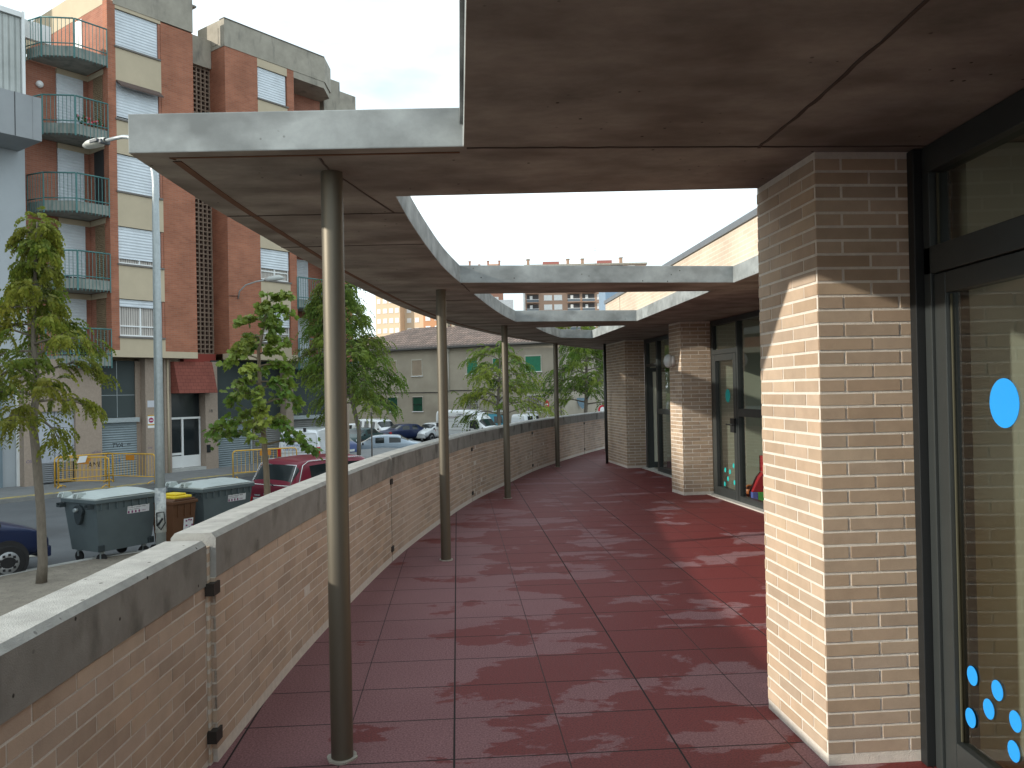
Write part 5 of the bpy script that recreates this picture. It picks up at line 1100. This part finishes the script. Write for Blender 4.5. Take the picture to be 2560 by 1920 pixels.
# barriers -----------------------------------------------------------
GB = 'yellow pedestrian barriers on the far pavement'
def barrier(label, a, c, sign=False, z=G + .12):
    a = Vector(a); c = Vector(c); d = (c - a); ln = d.length; d = d / ln; f = Fr(tuple(a), math.degrees(math.atan2(d.y, d.x)))
    t = thing('crowd_barrier', (a.x, a.y, z), label, 'barrier', group=GB); P = lambda u, w, zz: f(u, w, z + zz)
    b = MB(); b.tube([P(0, 0, 0), P(0, 0, .92), P(.03, 0, .98), P(.1, 0, 1.02), P(ln - .1, 0, 1.02), P(ln - .03, 0, .98), P(ln, 0, .92), P(ln, 0, 0)], .024, 8); b.tube([P(0, 0, .24), P(ln, 0, .24)], .018, 6); b.tube([P(0, 0, .60), P(ln, 0, .60)], .012, 6) if sign else None; b.build('frame', M_bar, t)
    n = int(ln / .14)
    b = MB()
    for i in range(1, n): b.tube([P(ln * i / n, 0, .24), P(ln * i / n, 0, 1.02)], .0085, 5, sm=False)
    b.build('vertical_bars', M_bar, t)
    for u in (.12, ln - .12): b = MB(); b.tube([P(u, -.22, .015), P(u, -.18, .05), P(u, 0, .10), P(u, .18, .05), P(u, .22, .015)], .018, 6); b.build('foot', M_bar, t)
    b = MB(); b.box(ln / 2 - .2, ln / 2 + .2, -.014, .014, z + .80, z + .98, f); b.build('plate', mat('orange_plate', (.50, .20, .02), .5), t)
    return t, f
t_, f_ = barrier('front yellow barrier with a white paper tied on, left group', (-15.25, 27.75), (-13.45, 27.55), True)
b = MB(); b.quad([f_(.70, -.03, G + .95), f_(1.0, -.03, G + .98), f_(1.08, -.03, G + 1.2), f_(.80, -.03, G + 1.18)]); b.build('paper_notice', M_white, t_)
barrier('yellow barrier standing behind the one with the white paper', (-15.5, 28.0), (-14.3, 29.6))
barrier('yellow barrier in front of the painted garage shutter', (-14.5, 29.5), (-12.35, 28.55))
barrier('yellow barrier between the large garage shutters and the burgundy car', (-9.95, 29.4), (-8.0, 30.6))
# road signs
def noentry(label, pos, deg, h=2.0, face='bar'):
    z = zg(*pos); t = thing('road_sign', (pos[0], pos[1], z), label, 'sign'); b = MB(); b.tube([(pos[0], pos[1], z), (pos[0], pos[1], z + h + .3)], .03, 8); b.build('post', M_steel, t)
    f = Fr(pos, deg); b = MB(); disc(b, 0, 0, .30, z + h, f, -.05, -.03); b.build('disc', mat('sign_red', (.55, .01, .03), .5), t, recalc=True)
    b = MB()
    if face == 'bar': b.box(-.20, .20, -.056, -.052, z + h - .05, z + h + .05, f)
    else: disc(b, 0, 0, .19, z + h, f, -.056, -.052)
    b.build('white_mark', M_white, t, recalc=True)
noentry('no entry sign, red disc with white bar, left of the fourth column', (2.62, 62.5), -58, 2.75)
noentry('red ringed round sign half hidden by the last column', (5.48, 50.3), 10, 2.55, 'ring')
b = MB(); f_ = Fr((5.6, 66), 0); b.prism([(-.5, 1.0), (.5, 1.0), (.3, .4), (0, .1), (-.3, .4)], 0, .1, f_); tag(b.build('shield_sign', mat('faded_blue_sign', (.16, .24, .30), .6), recalc=True), 'faded blue shield shaped sign on the pale pink house front', 'sign')

# ================================================================ TREES
M_bark = mat('grey_brown_bark', (.17, .145, .115), .95, 0, .25, 9, .9, 30, stretch=(3, 3, .8)); M_bark2 = mat('smooth_bark', (.20, .155, .105), .9, 0, .2, 9, .6, 40, stretch=(3, 3, .8))
LF1 = leafmat('ash_leaves', (.16, .235, .035), (.44, .39, .06)); LF2 = leafmat('maple_leaves', (.14, .27, .04), (.48, .48, .09)); LF3 = leafmat('far_leaves', (.13, .23, .04), (.38, .42, .07))
def frond(b, p, d, ln, rd, npair=6, lw=.026, ll=.085, tint=(0, 1)):
    """a drooping pinnate leaf"""
    d = d.normalized(); up = Vector((0, 0, 1)); side = d.cross(up); side = side.normalized() if side.length > .05 else Vector((1, 0, 0))
    pos = p.copy(); dd = d.copy(); st = ln / npair
    for i in range(npair + 1):
        dd = (dd + Vector((0, 0, -.20 - .05 * i * rd.random()))).normalized(); pos = pos + dd * st; side = dd.cross(up); side = side.normalized() if side.length > .05 else Vector((1, 0, 0))
        for s in ((-1, 1) if i < npair else (0,)):
            ax = (side * s * .85 + dd * (.55 if s else 1) + Vector((0, 0, -.45 + rd.uniform(-.2, .2)))).normalized(); L_ = ll * rd.uniform(.75, 1.2) * (1 if 0 < i < npair - 1 else .8); nn = ax.cross(dd if s else side).normalized() * lw * rd.uniform(.8, 1.2)
            nn = (nn + Vector((rd.uniform(-.3, .3), rd.uniform(-.3, .3), rd.uniform(-.3, .3))) * lw)
            g = rd.uniform(.75, 1.25); m_ = min(1, max(0, tint[0] + rd.uniform(-.12, .2)))
            b.quad([pos, pos + ax * L_ * .4 + nn, pos + ax * L_, pos + ax * L_ * .45 - nn], t=(m_, g * tint[1] * .8, 0))
def maple(b, p, d, sz, rd, tint=(0, 1)):
    d = (d + Vector((rd.uniform(-.5, .5), rd.uniform(-.5, .5), rd.uniform(-.9, .1)))).normalized(); a = Vector((rd.uniform(-1, 1), rd.uniform(-1, 1), rd.uniform(.0, 1))); s = d.cross(a).normalized()
    n = s.cross(d) * .12
    prof = [(0, 0), (.28, -.05), (.55, .18), (.42, .40), (.5, .75), (.2, .68), (0, 1.05), (-.2, .68), (-.5, .75), (-.42, .40), (-.55, .18), (-.28, -.05)]
    g = rd.uniform(.7, 1.25); m_ = min(1, max(0, tint[0] + rd.uniform(-.12, .2))); c = p + d * (.4 * sz)
    P = [p + s * (x * sz) + d * (y * sz) + n * (abs(x) * sz * 1.5) for x, y in prof]
    for i in range(0, 12, 2): b.quad([c, P[i], P[i + 1], P[(i + 2) % 12]], t=(m_, g * tint[1] * .8, 0))
def tree(name, label, base, pts, rad, zr, prof, nb, leaf, seed, mats, nf=9, scale_=1., yellow=.15, group='young street trees', limbs=(), az0=None, tipup=.35, stake=False):
    """pts: trunk points relative to the base; prof(t)->crown radius for relative height; branches grow between zr[0] and zr[1]"""
    rd = random.Random(seed); base = Vector(base); t = thing(name, tuple(base), label, 'tree', group=group)
    T = [base + Vector(q) for q in pts]; b = MB(); b.tube(T, rad, 10); lv = MB()
    def along(z):
        for i in range(len(T) - 1):
            if T[i].z <= z <= T[i + 1].z: k = (z - T[i].z) / (T[i + 1].z - T[i].z); return T[i].lerp(T[i + 1], k), rad[i] + (rad[i + 1] - rad[i]) * k
        return T[-1], rad[-1]
    z0, z1 = zr
    for i in range(nb):
        tt = (i + rd.random() * .8) / nb; p, r_ = along(z0 + (z1 - z0) * tt); az = i * 2.4 + rd.uniform(-.5, .5); ln = prof(tt) * rd.uniform(.65, 1.15)
        d = Vector((math.cos(az), math.sin(az), tipup * rd.uniform(.5, 1.4))); q = [p]; n = 6; yl = yellow * rd.uniform(0, 2.2); sh = rd.uniform(.75, 1.2)
        for k in range(n):
            d = (d + Vector((rd.uniform(-.22, .22), rd.uniform(-.22, .22), rd.uniform(-.16, .10) - .05 * k))).normalized(); q.append(q[-1] + d * ln / n)
        b.tube(q, [max(.006, r_ * .42 * (1 - k / (n + 1)) + .004) for k in range(n + 1)], 6)
        for k in range(nf):
            s = rd.uniform(.22, 1.0) * n; j = min(int(s), n - 1); pp = q[j].lerp(q[j + 1], s - j); dd = (q[j + 1] - q[j]).normalized() + Vector((rd.uniform(-1, 1), rd.uniform(-1, 1), rd.uniform(-.3, .6)))
            # twig
            tw_ = dd.normalized() * ln * rd.uniform(.10, .32) * scale_**.3
            pe = pp + tw_; b.tube([pp, pe], [.006, .003], 4, cap=False)
            if leaf == 'frond':
                for m_ in range(2): frond(lv, pp.lerp(pe, .5 + .5 * m_), dd + Vector((rd.uniform(-.8, .8), rd.uniform(-.8, .8), .1)), .27 * scale_ * rd.uniform(.8, 1.25), rd, 5 if scale_ > 1.1 else 6, .021 * scale_, .082 * scale_, (yl, sh))
            else:
                for m_ in range(4): maple(lv, pp.lerp(pe, rd.random()) + Vector((rd.uniform(-.08, .08), rd.uniform(-.08, .08), rd.uniform(-.06, .06))), dd, .125 * scale_ * rd.uniform(.7, 1.2), rd, (yl, sh))
    for k in range(10):
        p, r_ = along(z1); d = Vector((rd.uniform(-.8, .8), rd.uniform(-.8, .8), rd.uniform(.1, .9)))
        if leaf == 'frond': frond(lv, p + d * .1, d, .25 * scale_, rd, 6, .02 * scale_, .075 * scale_, (yellow, 1))
        else: maple(lv, p + d * .12, d, .12, rd, (yellow, 1))
    b.build('trunk', mats[0], t); lv.build('crown', mats[1], t)
    if stake: q = base + Vector((.55, .1, 0)); b = MB(); b.tube([q, q + Vector((0, 0, 2.3))], .035, 6); b.build('stake', M_sill, t)
    return t
tree('ash_tree', 'young ash tree with drooping yellowing leaves and slim grey trunk at the left', (-7.72, 13.5, G + .08), [(0, 0, 0), (.03, 0, .35), (.01, 0, 1.2), (-.05, .0, 2.1), (-.10, 0, 2.6), (-.02, 0, 3.2), (-.10, .05, 4.0), (-.03, 0, 4.9), (.02, 0, 5.9)], [.088, .075, .068, .07, .062, .052, .04, .026, .012],
     (1.3, 4.6), lambda t: .24 + .98 * math.exp(-((t - .24) / .30)**2), 36, 'frond', 7, (M_bark, LF1), nf=17, yellow=.28)
tree('maple_tree', 'leafy bright green maple sapling in front of the burgundy car', (-5.0, 16.75, G + .08), [(0, 0, 0), (.02, 0, .9), (.0, 0, 1.5), (-.05, 0, 2.4), (-.10, 0, 3.2), (-.12, .03, 3.9), (.03, 0, 4.5), (.10, 0, 5.1)], [.075, .066, .06, .05, .042, .033, .02, .01],
     (.62, 3.62), lambda t: 1.25 * (1 - .62 * t) * (.85 if t < .08 else 1), 30, 'maple', 12, (M_bark2, LF2), nf=22, scale_=.86, yellow=.24, tipup=.30)
tree('ash_tree', 'dense green ash tree behind the nearest bronze column, with a stake', (-6.45, 34.5, zg(-6.7, 34.5)), [(0, 0, 0), (.05, 0, 1.5), (-.25, 0, 3), (-.5, 0, 5), (-.8, 0, 7), (-.6, 0, 8.6)], [.09, .085, .08, .065, .04, .015],
     (1.15, 6.3), lambda t: 2.25 * (1 - .60 * t) * (.8 if t < .12 else 1), 52, 'frond', 21, (M_bark, LF3), nf=26, scale_=1.45, yellow=.22, stake=True)
tree('ash_tree', 'yellow green ash tree between the second and third far columns, before the barred windows', (-.62, 35.5, zg(0, 35)), [(0, 0, 0), (.05, 0, 1.5), (.0, 0, 2.6), (.12, 0, 4), (.1, 0, 5.2)], [.085, .075, .07, .045, .015],
     (.55, 3.4), lambda t: 2.15 * (1 - .5 * t), 24, 'frond', 33, (M_bark, LF3), nf=15, scale_=1.4, yellow=.42, tipup=.45)
tree('ash_tree', 'ash tree behind the fourth column, close to the last pillar', (3.3, 37.5, zg(0, 37)), [(0, 0, 0), (-.03, 0, 1.5), (.05, 0, 2.8), (.1, 0, 4.4), (.0, 0, 6.4)], [.10, .09, .085, .055, .015],
     (.95, 4.6), lambda t: 2.35 * (1 - .45 * t), 32, 'frond', 44, (M_bark, LF3), nf=18, scale_=1.4, yellow=.30)
